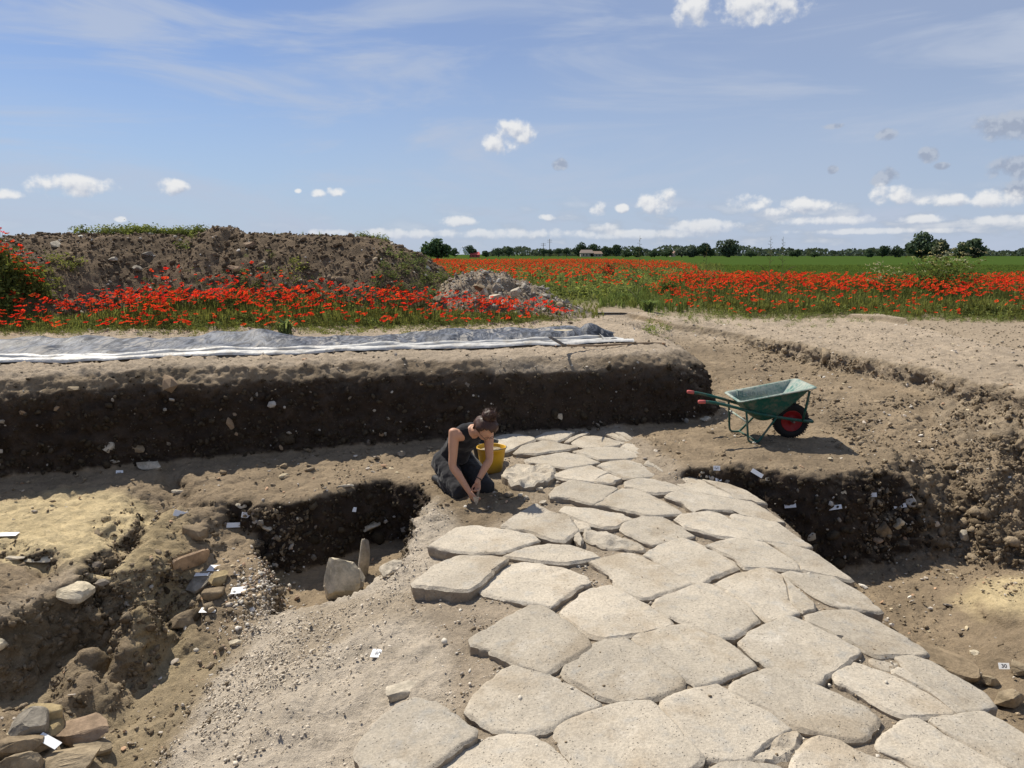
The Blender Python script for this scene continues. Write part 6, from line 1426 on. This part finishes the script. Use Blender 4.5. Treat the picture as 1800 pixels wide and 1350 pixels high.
def poppies():
    def gen(poly, n, hlo, hhi, size, dens=None):
        p = sample_poly(poly, n, dens); e = sstep(0, 1.35, poly_dist(p[:, 0], p[:, 1], poly)); z = zplant(p[:, 0], p[:, 1])
        h = (hlo + (hhi - hlo) * e) * rp.uniform(.75, 1.15, n); return np.c_[p, z], h, size * rp.uniform(.75, 1.2, n)
    cl = lambda poly, lo: (lambda x, y: (.35 + .65 * sstep(0, .8, poly_dist(x, y, poly))) * np.where(x < 2, np.clip(1.25 - (y - 12.2) / 4.0, .35, 1), 1) * np.clip(lo + 1.2 * sstep(-.35, .45, fbm(np.c_[x, y, 0 * x], .9, 3)), 0, 1) )
    sets = [gen(LEFT, 1600, .15, .56, .041, cl(LEFT, .35)), gen(RIGHT, 4800, .18, .60, .044, cl(RIGHT, .35)), gen(MID, 9500, .46, .68, .050, lambda x, y: np.clip(.35 + 1.2 * sstep(-.4, .3, fbm(np.c_[x * .5, y, 0 * x], .25, 3)), 0, 1))]
    # bush of poppies on the left end of the heap and strays on it
    bx = sample_poly([(-10.4, 12.9), (-9.2, 12.8), (-8.55, 13.3), (-8.6, 14.0), (-9.4, 14.3), (-10.4, 14.2)], 230); sets.append((np.c_[bx, zplant(bx[:, 0], bx[:, 1])], rp.uniform(.34, .74, 230), .045 * rp.uniform(.8, 1.2, 230)))
    base = np.concatenate([s[0] for s in sets]); h = np.concatenate([s[1] for s in sets]); sz = np.concatenate([s[2] for s in sets]); N = len(base)
    red = np.repeat([[.80, .055, .026]], N, 0) * (1 + rp.normal(size=(N, 1)) * .18); red[:, 1] *= rp.uniform(.5, 2.0, N); red = np.clip(red, .004, .9)
    lean = rp.normal(size=(N, 2)) * .06; head = base + np.c_[lean, h]
    nr = np.c_[rp.normal(size=(N, 2)) * .42 + np.array([-.12, -.1]), np.ones(N)]; spin = rp.uniform(0, 6.28, N); Rm = rot_align(nr, spin)
    dist = base[:, 1] * 1.0 / sz; order = np.argsort(dist); near = order[:300]; rest = order[300:]
    def stem(n_h):
        a = np.array([(math.cos(t), math.sin(t), 0) for t in (0, 2.1, 4.2)]) * .0035
        return np.concatenate([a, a * .7]), np.array([(0, 1, 4), (0, 4, 3), (1, 2, 5), (1, 5, 4), (2, 0, 3), (2, 3, 5)])
    sv, sf = stem(1)
    def flowers(sel):
        parts = []
        for k in range(7):
            s = sel[k::7]; parts.append(scatter(FT[k][0], FT[k][1], head[s], Rm[s], sz[s], FT[k][2], red[s]))
        n = len(sel); top = np.repeat(head[sel][:, None, :], 3, 1) + sv[None, 3:]; bot = np.repeat(base[sel][:, None, :], 3, 1) + sv[None, :3]
        v = np.concatenate([bot, top], 1).reshape(-1, 3); f = (sf[None] + (np.arange(n) * 6)[:, None, None]).reshape(-1, 3); c = np.repeat([[.10, .14, .045]], len(v), 0)
        parts.append((v, f, c)); return merge(parts)
    v, f, c = flowers(rest); link('poppies', np_mesh('poppies', v, f, M_petal, cols=c), kind='stuff', label='many red poppies filling the farther flower strips')
    # the nearest three hundred, one by one, sharing a dozen meshes
    tm = []
    for k in range(14):
        fv, ff, fc = FT[k % 7]; hh = .9; cr = np.array([.80, .055 * (.6 + .22 * (k % 6)), .024]) * (1 + .12 * ((k % 3) - 1))
        v = np.concatenate([fv, np.c_[sv[:3, :2] / .042, np.full(3, -10.5)], np.c_[sv[3:, :2] / .042, np.full(3, -.05)]]); f = np.concatenate([ff, sf + len(fv)])
        c = np.concatenate([fc * cr, np.repeat([[.10, .14, .045]], 6, 0)]); tm.append(np_mesh('poppy', v, f, M_petal, cols=np.clip(c, .004, .9)))
    for j, i in enumerate(near):
        up = Matrix.Rotation(float(spin[i]), 3, 'Z'); ax = Vector((float(nr[i, 0]) * .45, float(nr[i, 1]) * .45, 1)).normalized()
        o = link('poppy', tm[j % 14], loc=head[i], rot=(ax.to_track_quat('Z', 'Y').to_matrix() @ up).to_euler(), label='red poppy on a thin stem among the foremost flowers', cat='poppy', group='nearest red poppies in the strips')
        s_ = float(sz[i]); o.scale = (s_, s_, s_)
poppies()

# weeds on heap and path
v = Veg()
def strew(n, px0, px1, py0, py1, h, tpl, base, z=1.05, sx=1.0, tilt=.1):
    a = rp.uniform(px0, px1, n); b_ = rp.uniform(py0, py1, n); p = np.array([tuple(P(x, y, z)) for x, y in zip(a, b_)]); p[:, 2] = zplant(p[:, 0], p[:, 1]) - .01
    hh = h * rp.uniform(.5, 1.3, n)
    for k in range(len(tpl)): s = np.arange(n) % len(tpl) == k; v.add(tpl[k], p[s], np.c_[hh[s] * sx, hh[s] * sx, hh[s]], gcol(s.sum(), base), tilt)
strew(420, 985, 1200, 505, 545, .13, WT, G2, .97); strew(500, 1050, 1210, 500, 548, .30, GT, (.12, .17, .06), .97); strew(220, 960, 1060, 535, 565, .12, GT, G1, 1.0)
strew(320, 1190, 1800, 552, 566, .10, WT, G2, .9); strew(90, 1160, 1460, 556, 576, .08, WT, G2, .88); strew(26, 1135, 1175, 560, 592, .16, WT, G2, .92)
strew(380, 0, 1000, 578, 592, .09, WT, G1, 1.05); strew(300, 1180, 1270, 470, 500, .55, GT, (.17, .20, .07), 1.0, 1.3, .25)
def on_heap(n, px0, px1, t0, t1, h, tpl, base):
    p0 = PY(px0, 430, 16.5).x; p1 = PY(px1, 430, 16.5).x; x = rp.uniform(p0, p1, n); y = 14.2 + 3.2 * rp.uniform(t0, t1, n); p = np.c_[x, y, 1.03 + h_spoil(x, y)]
    hh = h * rp.uniform(.5, 1.4, n)
    for k in range(len(tpl)): s = np.arange(n) % len(tpl) == k; v.add(tpl[k], p[s], hh[s], gcol(s.sum(), base, .3), .2)
on_heap(150, 150, 250, .85, 1.0, .20, WT, (.15, .19, .07)); on_heap(130, 260, 335, .9, 1.02, .18, WT, (.15, .19, .07)); on_heap(12, 105, 130, .9, 1, .2, WT, G2)
on_heap(170, 670, 800, .15, .75, .15, WT, (.12, .16, .07)); on_heap(14, 440, 500, .3, .6, .14, WT, G2); on_heap(16, 515, 555, .2, .5, .16, WT, G1); on_heap(9, 325, 345, .55, .75, .14, WT, G2); on_heap(30, 600, 680, .9, 1.02, .14, WT, G2); on_heap(14, 400, 640, .95, 1.02, .12, GT, G2)
on_heap(26, 155, 205, .05, .3, .16, WT, G1)
x = rp.uniform(-10.4, -8.65, 420); y = rp.uniform(12.7, 14.2, 420); p = np.c_[x, y, 1.0 + h_spoil(x, y)]
for k in range(6): s = np.arange(420) % 6 == k; v.add((GT + WT)[(k * 7) % 11], p[s], rp.uniform(.25, .48, s.sum()), gcol(s.sum(), (.11, .14, .045)), .2)
v.build('weeds', M_leaf, 'low weeds on the heap, the path and the field margins')
# crop close to its near edge
v = Veg(); n = 26000; yy = 27 + 50 * rp.uniform(0, 1, n) ** 1.5; xx = rp.uniform(-.1, 1, n) * (yy * .74) + 2; ok = (yy > 24 + 34 * (1 - sstep(3, 8, xx)) + 1) ; xx, yy = xx[ok], yy[ok]; p = np.c_[xx, yy, fz(xx, yy)]
for k in range(6): s = np.arange(len(p)) % 6 == k; m = s.sum(); sc = rp.uniform(.2, .34, m); v.add(GT[k], p[s], np.c_[sc * 1.8, sc * 1.8, sc], gcol(m, (.10, .155, .04), .15, .1), .1)
v.build('crop', M_leaf, 'low green crop covering the field behind the poppies')

def single(name, parts, loc, label, cat, mat=None):
    o = empty(name, loc, label=label, cat=cat)
    for pn, (vv, ff, cc), kw in parts: link(pn, np_mesh(pn, vv, ff, mat or M_leaf, cols=cc), parent=o, **kw)
    return o
def grass_clump(px, py, z, h, n, base, label, name='grass_clump', w=.02):
    p = P(px, py, z); p.z = float(zplant(p.x, p.y)); t = blade_tpl(int(px), n, h, .10, w, .9); c = np.repeat(gcol(1, base, 0, 0), len(t[0]), 0)
    single(name, [('blades', (t[0], t[1], c), {})], p, label, 'grass')
grass_clump(502, 588, 1.05, .30, 110, (.20, .25, .11), 'pale arching grass clump at front of left poppies')
grass_clump(1140, 552, .95, .35, 130, (.16, .22, .09), 'pale grass clump at edge of the dirt path')
grass_clump(1100, 535, .97, .3, 90, (.14, .2, .07), 'grass clump in middle of the path weeds')
# reddish dock plant, tall flowering grasses, flowering shrub
def stemplant(px, py, z, n, h, spread, colr, label, name, cat, leafc, heads):
    p = P(px, py, z); p.z = float(zplant(p.x, p.y)); r = np.random.default_rng(int(px)); V = []; T = []; C = []; LV = []; LT = []; LC = []
    for k in range(n):
        a = r.uniform(0, 6.28); b_ = Vector((math.cos(a), math.sin(a), 0)) * r.uniform(0, spread * .5); e = b_ * 2.0 + Vector((0, 0, h * r.uniform(.75, 1.05))); m = b_ * 1.3 + Vector((0, 0, h * .5))
        a_, q_, _ = tube([b_, m, e], [.008, .006, .003], 4, False); o = len(V); V += [tuple(x_) for x_ in a_]; T += [tuple(i + o for i in q) for q in q_]
        for j in range(heads):
            t = .45 + .55 * j / heads; c0 = b_.lerp(e, t) if t > .5 else b_.lerp(m, t * 2); u = Vector(r.normal(size=3)).normalized(); s = .035 * r.uniform(.6, 1.3); w = u.orthogonal().normalized(); c0 = c0 + u * s * .8; o = len(LV)
            LV += [tuple(c0 - u * s), tuple(c0 + w * s * .5), tuple(c0 + u * s), tuple(c0 - w * s * .5)]; LT += [(o, o + 1, o + 2, o + 3)]
    return single(name, [('stems', (np.array(V), np.array(T), np.repeat([colr], len(V), 0)), {}), ('leaves', (np.array(LV), np.array(LT), np.repeat([leafc], len(LV), 0)), {})], p, label, cat)
stemplant(1068, 500, 1.0, 26, .85, .35, (.17, .13, .07), 'tall brownish dock plant among the distant poppies', 'dock_plant', 'plant', (.16, .12, .06), 34)
def tall_grass(px, ytop, ybase, dist, label, seed):
    a = PY(px, ybase, dist); t = PY(px + 3, ytop, dist); r = np.random.default_rng(seed); V = []; T = []
    def add(pts, rad):
        a_, q_, _ = tube(pts, rad, 4, False); o = len(V); V.extend([tuple(Vector(x_) - a) for x_ in a_]); T.extend([tuple(i + o for i in q) for q in q_])
    a.z = float(zplant(a.x, a.y)); add([a, a.lerp(t, .5) + Vector((.02, 0, 0)), t], [.006, .005, .003]); L = (t - a).length
    for k in range(16):
        q = .62 + .36 * k / 16; c0 = a.lerp(t, q); d = Vector((r.normal(), r.normal() * .5, .55)).normalized() * L * .14 * (1.15 - q); add([c0, c0 + d * .6, c0 + d + Vector((0, 0, -.01))], [.0045, .004, .007])
    for k in range(5):
        q = .1 + .09 * k; c0 = a.lerp(t, q); d = Vector((r.choice([-1, 1]) * .6, r.normal() * .3, .7)).normalized() * L * .3; add([c0, c0 + d * .6, c0 + d * .95 + Vector((0, 0, -L * .05))], [.010, .012, .002])
    me = np_mesh('tall_grass', np.array(V), np.array(T), M_leaf, cols=np.repeat([[.20, .21, .11]], len(V), 0)); link('tall_grass', me, loc=a, label=label, cat='grass')
tall_grass(1122, 414, 470, 19, 'tall seeding grass stalk above the middle poppies', 1); tall_grass(1352, 416, 480, 18.5, 'feathery seeding grass stalk left of the pair at right', 2); tall_grass(1374, 416, 478, 18.5, 'drooping seed head grass stalk right of the feathery one', 3); tall_grass(1240, 428, 475, 20, 'slender grass stalk before the middle trees', 4)
def shrub(px, py, dist, w, h, n, label, bloom, seed, name='flowering_shrub'):
    b_ = PY(px, py, dist); b_.z = float(zplant(b_.x, b_.y)); r = np.random.default_rng(seed); o = empty(name, b_, label=label, cat='shrub')
    lv, lt = leaf_tpl(seed, n, w * .55, h, .05); lv[:, 2] = np.clip(lv[:, 2], .02, h); link('leaves', np_mesh('leaves', lv, lt, M_leaf, cols=np.repeat(gcol(n, (.095, .13, .04), .25), 4, 0)), parent=o)
    V = []; T = []
    for k in range(16):
        e = Vector((r.normal() * w * .33, r.normal() * w * .3, h * r.uniform(.6, .95))); a_, q_, _ = tube([Vector((e.x * .2, e.y * .2, 0)), e * .5, e], [.012, .008, .004], 4, False); oo = len(V); V += [tuple(x_) for x_ in a_]; T += [tuple(i + oo for i in q) for q in q_]
    link('stems', np_mesh('stems', np.array(V), np.array(T), M_leaf, cols=np.repeat([[.12, .13, .06]], len(V), 0)), parent=o)
    if bloom:
        pos = np.c_[r.normal(size=(bloom, 2)) * w * .36, h * (.9 + r.normal(size=bloom) * .12)]; cv, ct = leaf_tpl(seed + 3, 10, .10, .07, .02)
        vv, ff, cc = scatter(cv, ct, pos, rotz(r.uniform(0, 6, bloom)), np.ones(bloom), None, np.repeat([[.50, .47, .32]], bloom, 0)); link('blossom', np_mesh('blossom', vv, ff, M_leaf, cols=cc), parent=o)
shrub(1655, 505, 20.5, 1.25, 1.25, 1500, 'leafy shrub with cream blossom before the big right tree', 60, 5)
shrub(1560, 500, 20.5, .9, .95, 260, 'sparse umbel plant left of the cream blossom shrub', 26, 6, 'umbel_plant')
shrub(1175, 480, 22, .5, .55, 260, 'small leafy bush rising among the middle poppies', 0, 7, 'bush'); shrub(790, 455, 30, .7, .7, 300, 'small pale bush at right end of spoil heap', 0, 8, 'bush')

# ------------------------------------------------------------------ horizon: trees, hedges, farm
M_bark, nt, b = new_mat('bark'); b.inputs['Base Color'].default_value = (.10, .075, .055, 1)
def tree(px, wpx, ytop, label, seed, base=(.045, .065, .032), D=320.0, ybase=447, trunkpx=0, lobes=9, name='tree', group=None):
    r = np.random.default_rng(seed); g = PY(px, ybase, D); g.z = 1.05; k = D / F; w = wpx * k; H = max(2.0, PY(px, ytop, D).z - 1.05); tr_ = trunkpx * k
    o = empty(name, g, label=label, cat='tree', group=group); ch = H - tr_
    C = []; 
    for j in range(lobes):
        a = r.uniform(0, 6.28); q = r.uniform(0, .33) * w; zz = tr_ + ch * r.uniform(.22, .72); rad = min(w, ch) * r.uniform(.22, .36); C.append((math.cos(a) * q, math.sin(a) * q, zz, rad))
    C.append((0, 0, tr_ + ch * .72, min(w, ch) * .30)); C.append((-w * .26, 0, tr_ + ch * .4, min(w, ch) * .28)); C.append((w * .26, 0, tr_ + ch * .38, min(w, ch) * .28))
    n = 1500; li = r.integers(0, len(C), n); C = np.array(C); d = r.normal(size=(n, 3)); d /= np.linalg.norm(d, axis=1)[:, None]; rr = C[li, 3] * r.uniform(.55, 1.08, n) ** .7
    p = C[li, :3] + d * rr[:, None] * np.array([1, 1, .85]); p[:, 2] = np.clip(p[:, 2], .1, H * 1.0)
    s = .048 * min(w, ch) * r.uniform(.6, 1.5, n)
    tv = np.array([(-1, -.5, 0), (.2, -.8, .2), (1, .1, 0), (.3, .9, -.2), (-.8, .6, .1.real)]); tf = np.array([(0, 1, 2), (0, 2, 3), (0, 3, 4)])
    cc = (np.repeat([base], n, 0) * 1.7 + np.array([.010, .015, .018])) * (1 + r.normal(size=(n, 1)) * .28);  # bluish lift paints distance haze into the crown colour
    vv, ff, c_ = scatter(tv, tf, p, rot_align(d + r.normal(size=(n, 3)) * .6, r.uniform(0, 6, n)), s, None, np.clip(cc, .008, .3))
    link('crown', np_mesh('crown', vv, ff, M_far, cols=c_), parent=o)
    cr = link('trunk', None, parent=o) if False else tube_obj('trunk', [Vector((0, 0, -.2)), Vector((.02 * w, 0, (tr_ + ch * .25) * .5)), Vector((0, .02 * w, tr_ + ch * .4))], [.05 * w, .038 * w, .02 * w], M_bark, 7, parent=o)
    for j in range(4):
        a = j * 1.57 + r.uniform(0, 1); e = Vector((math.cos(a) * w * .25, math.sin(a) * w * .25, tr_ + ch * r.uniform(.4, .65))); tube_obj('limb', [Vector((0, 0, tr_ + ch * .15)), e * .55 + Vector((0, 0, tr_ * .3)), e], [.025 * w, .016 * w, .006 * w], M_bark, 5, parent=o)
G_ = 'separate trees along the horizon'
for a in [(768, 62, 417, 'broad dark tree just right of the spoil heap', 1, (.040, .062, .024), 150, 452, 0, 12), (800, 14, 434, 'little conical tree beside the broad dark tree', 2), (826, 24, 430, 'round tree behind the white mast', 3, (.04, .06, .03), 300, 447, 3), (853, 12, 440, 'low tree right of the red shed', 4),
          (876, 22, 435, 'left of two round trees left of the poles', 5, (.045, .065, .035), 330, 447, 3), (894, 16, 433, 'right of two round trees left of the poles', 6, (.045, .065, .035), 330, 447, 4), (956, 13, 436, 'first of four ball shaped trees under the poles', 7, (.05, .07, .04), 360, 447, 4, 7), (967, 13, 437, 'second of four ball shaped trees under the poles', 8, (.05, .07, .04), 360, 447, 4, 7), (981, 13, 436, 'third of four ball shaped trees under the poles', 9, (.05, .07, .04), 360, 447, 4, 7), (996, 14, 436, 'fourth of four ball shaped trees nearest the farmhouse', 10, (.05, .07, .04), 360, 447, 4, 7),
          (1022, 32, 425, 'tall dark tree at left of the farmhouse', 11, (.036, .052, .028), 420), (1044, 26, 428, 'dark tree behind the farmhouse', 12, (.036, .052, .028), 420), (1064, 20, 432, 'low dark tree right of the farmhouse', 13, (.04, .056, .03), 420), (1083, 19, 428, 'upright tree right of the farmhouse', 14, (.042, .06, .032), 420), (1104, 22, 437, 'flat topped tree left of the tall grass', 15), (1121, 20, 433, 'tree behind the tall seeding grass', 16),
          (1150, 26, 438, 'low spreading tree left of the pink house', 17), (1172, 26, 437, 'low tree behind the pink house', 18), (1198, 28, 434, 'pale grey green tree right of the pink house', 19, (.07, .085, .06)), (1216, 22, 429, 'poplar like tree in the middle clump', 20, (.06, .075, .05)), (1238, 40, 426, 'wide very dark tree in the middle clump', 21, (.030, .045, .022)), (1282, 38, 419, 'tall rounded tree right of the middle clump', 22, (.055, .07, .045)), (1320, 30, 440, 'low tree row start behind the grass stalks', 23), (1393, 13, 440, 'left of two small trees past the grass stalks', 24), (1402, 13, 437, 'right of two small trees past the grass stalks', 25),
          (1432, 22, 442, 'low bushy tree on the open horizon', 26), (1527, 17, 436, 'small round tree left of the big right clump', 27), (1551, 22, 431, 'dark tree at left of the big right clump', 28, (.038, .054, .028)), (1575, 28, 431, 'dark tree in left half of the big right clump', 29, (.038, .054, .028)), (1622, 68, 406, 'largest broad tree on the right horizon', 30, (.045, .062, .035), 260), (1652, 28, 416, 'browner tree at right side of the largest tree', 31, (.06, .068, .04), 250), (1690, 28, 424, 'left tree of the rightmost pair', 32, (.045, .06, .03), 260), (1714, 46, 418, 'right tree of the rightmost pair', 33, (.05, .068, .036), 260, 449)]:
    tree(*a)
# continuous far hedgerow
v = Veg(); n = 16000; px_ = rp.uniform(-300, 2100, n); ok = (px_ < 700) | (px_ > 850); px_ = px_[ok]; n = len(px_); top = 2.2 + 5.5 * np.clip(fbm(np.c_[px_ * .018, 0 * px_, 0 * px_], 1, 3) * .6 + .45 + .25 * ((px_ > 1090) & (px_ < 1310)), .05, 1.3)
Dq = 520 + rp.uniform(-20, 40, n); p = np.c_[(px_ - 900) / F * Dq, Dq, 1.05 + top * rp.uniform(0, 1, n)]
v.add((np.array([(-1, -.5, 0), (.2, -.8, .2), (1, .1, 0), (.3, .9, -.2)]), np.array([(0, 1, 2), (0, 2, 3)])), p, rp.uniform(.7, 1.5, n), gcol(n, (.075, .10, .078), .2, .05), 1.5); v.build('far_hedgerow', M_far, 'distant hedgerow and woodland line along the horizon')
def wall_mat(name, c):
    m, nt, b = new_mat(name); n_ = nt.noise(nt.objco(), 1.5, 4, .6); nt.l.new(nt.mix(n_, tuple(q * .8 for q in c), c), b.inputs['Base Color']); return m
def house(px0, px1, ytop, D, wallc, roofc, label, name, eave=.55, cat='house', windows=3):
    a = PY(px0, 447, D); c = PY(px1, 447, D); W_ = c.x - a.x; H = PY(px0, ytop, D).z - 1.05; e = H * eave; dp = max(4, W_ * .5)
    o = empty(name, ((a.x + c.x) / 2, D, 1.05), label=label, cat=cat); mw = wall_mat(name + '_wall', wallc); mr = wall_mat(name + '_roof', roofc)
    bm = bmesh.new(); bmesh.ops.create_cube(bm, size=1); bmesh.ops.scale(bm, vec=(W_, dp, e), verts=bm.verts); bmesh.ops.translate(bm, vec=(0, 0, e / 2), verts=bm.verts); bm_obj('wall', bm, mw, parent=o)
    x, y = W_ / 2 + .3, dp / 2 + .3; V = [(-x, -y, e - .05), (x, -y, e - .05), (x, y, e - .05), (-x, y, e - .05), (-x * .8, 0, H), (x * .8, 0, H)]
    link('roof', np_mesh('roof', np.array(V), [np.array([(0, 1, 5, 4), (2, 3, 4, 5), (3, 2, 1, 0)]), np.array([(0, 4, 3), (1, 2, 5)])], mr, smooth=False), parent=o)
    for k in range(windows):
        bm = bmesh.new(); bmesh.ops.create_cube(bm, size=1); bmesh.ops.scale(bm, vec=(W_ * .08, .1, e * .45), verts=bm.verts); bm_obj('window', bm, M_blk, parent=o, loc=(W_ * ((k + .5) / windows - .5) * .8, -dp / 2 - .03, e * .5))
house(1020, 1042, 439, 400, (.48, .40, .33), (.30, .24, .20), 'low farmhouse with brown roof beside the dark trees', 'farmhouse'); house(1038, 1058, 441.5, 400, (.40, .34, .29), (.28, .20, .15), 'farm shed joined to right end of the farmhouse', 'farm_shed')
house(827, 843, 442.5, 300, (.50, .12, .10), (.55, .10, .09), 'low red shed left of the paired round trees', 'red_shed', .5, 'shed', 2); house(1178, 1186, 441, 420, (.55, .40, .34), (.42, .26, .2), 'small pinkish house in the tree line', 'pink_house', .6, 'house', 1)
# white lattice mast left of the red shed, and utility poles
M_white, nt, b = new_mat('white_paint'); b.inputs['Base Color'].default_value = (.75, .76, .78, 1)
g = PY(818, 448, 200); g.z = 1.05; mast = empty('irrigation_mast', g, label='white leaning irrigation mast beside the broad dark tree', cat='mast'); t0 = PY(813, 433, 200) - g
for k, (a, c_) in enumerate(((819, 448), (824, 448), (803, 448))):
    e = PY(a, c_, 200) - g; tube_obj('strut', [e, e.lerp(t0, .5), t0], .20 if k < 2 else .06, M_white, 6, parent=mast)
e = PY(801, 447.5, 200) - g; e2 = PY(826, 447.5, 200) - g; tube_obj('beam', [e, e2], .12, M_white, 6, parent=mast)
for k, (a, yt) in enumerate(((955, 427), (966, 420))):
    g = PY(a, 447, 480); g.z = 1.05; h = PY(a, yt, 480).z - 1.05; o = empty('utility_pole', g, label=('shorter left' if k == 0 else 'taller right') + ' utility pole above the ball shaped trees', cat='pole')
    tube_obj('post', [Vector((0, 0, 0)), Vector((0, 0, h))], [.22, .15], M_bark, 6, parent=o)
    for q in (.82, .93): tube_obj('cross_arm', [Vector((-1.6, 0, h * q)), Vector((1.6, 0, h * q))], .09, M_bark, 5, parent=o)
g = PY(738, 447, 40); g.z = float(zplant(g.x, g.y))

# litter and crumbs on the terrace beyond the dig
n = 2600; xx = rp.uniform(7.9, 13, n); yy = rp.uniform(9.5, 15.6, n); TV = np.c_[xx, yy, fz(xx, yy)]; TN = np.repeat([[0, 0, 1.0]], n, 0) + rp.normal(size=(n, 3)) * .1
v, f, c = rocks_on(TV, TN, n, (.011, .5), (.4, .7), np.array([[.36, .295, .21], [.29, .235, .165], [.42, .355, .265]]), 31)
link('dry_crumbs', np_mesh('dry_crumbs', v, f, M_soil, cols=c), kind='stuff', label='dry crumbs on the terrace at the right edge')
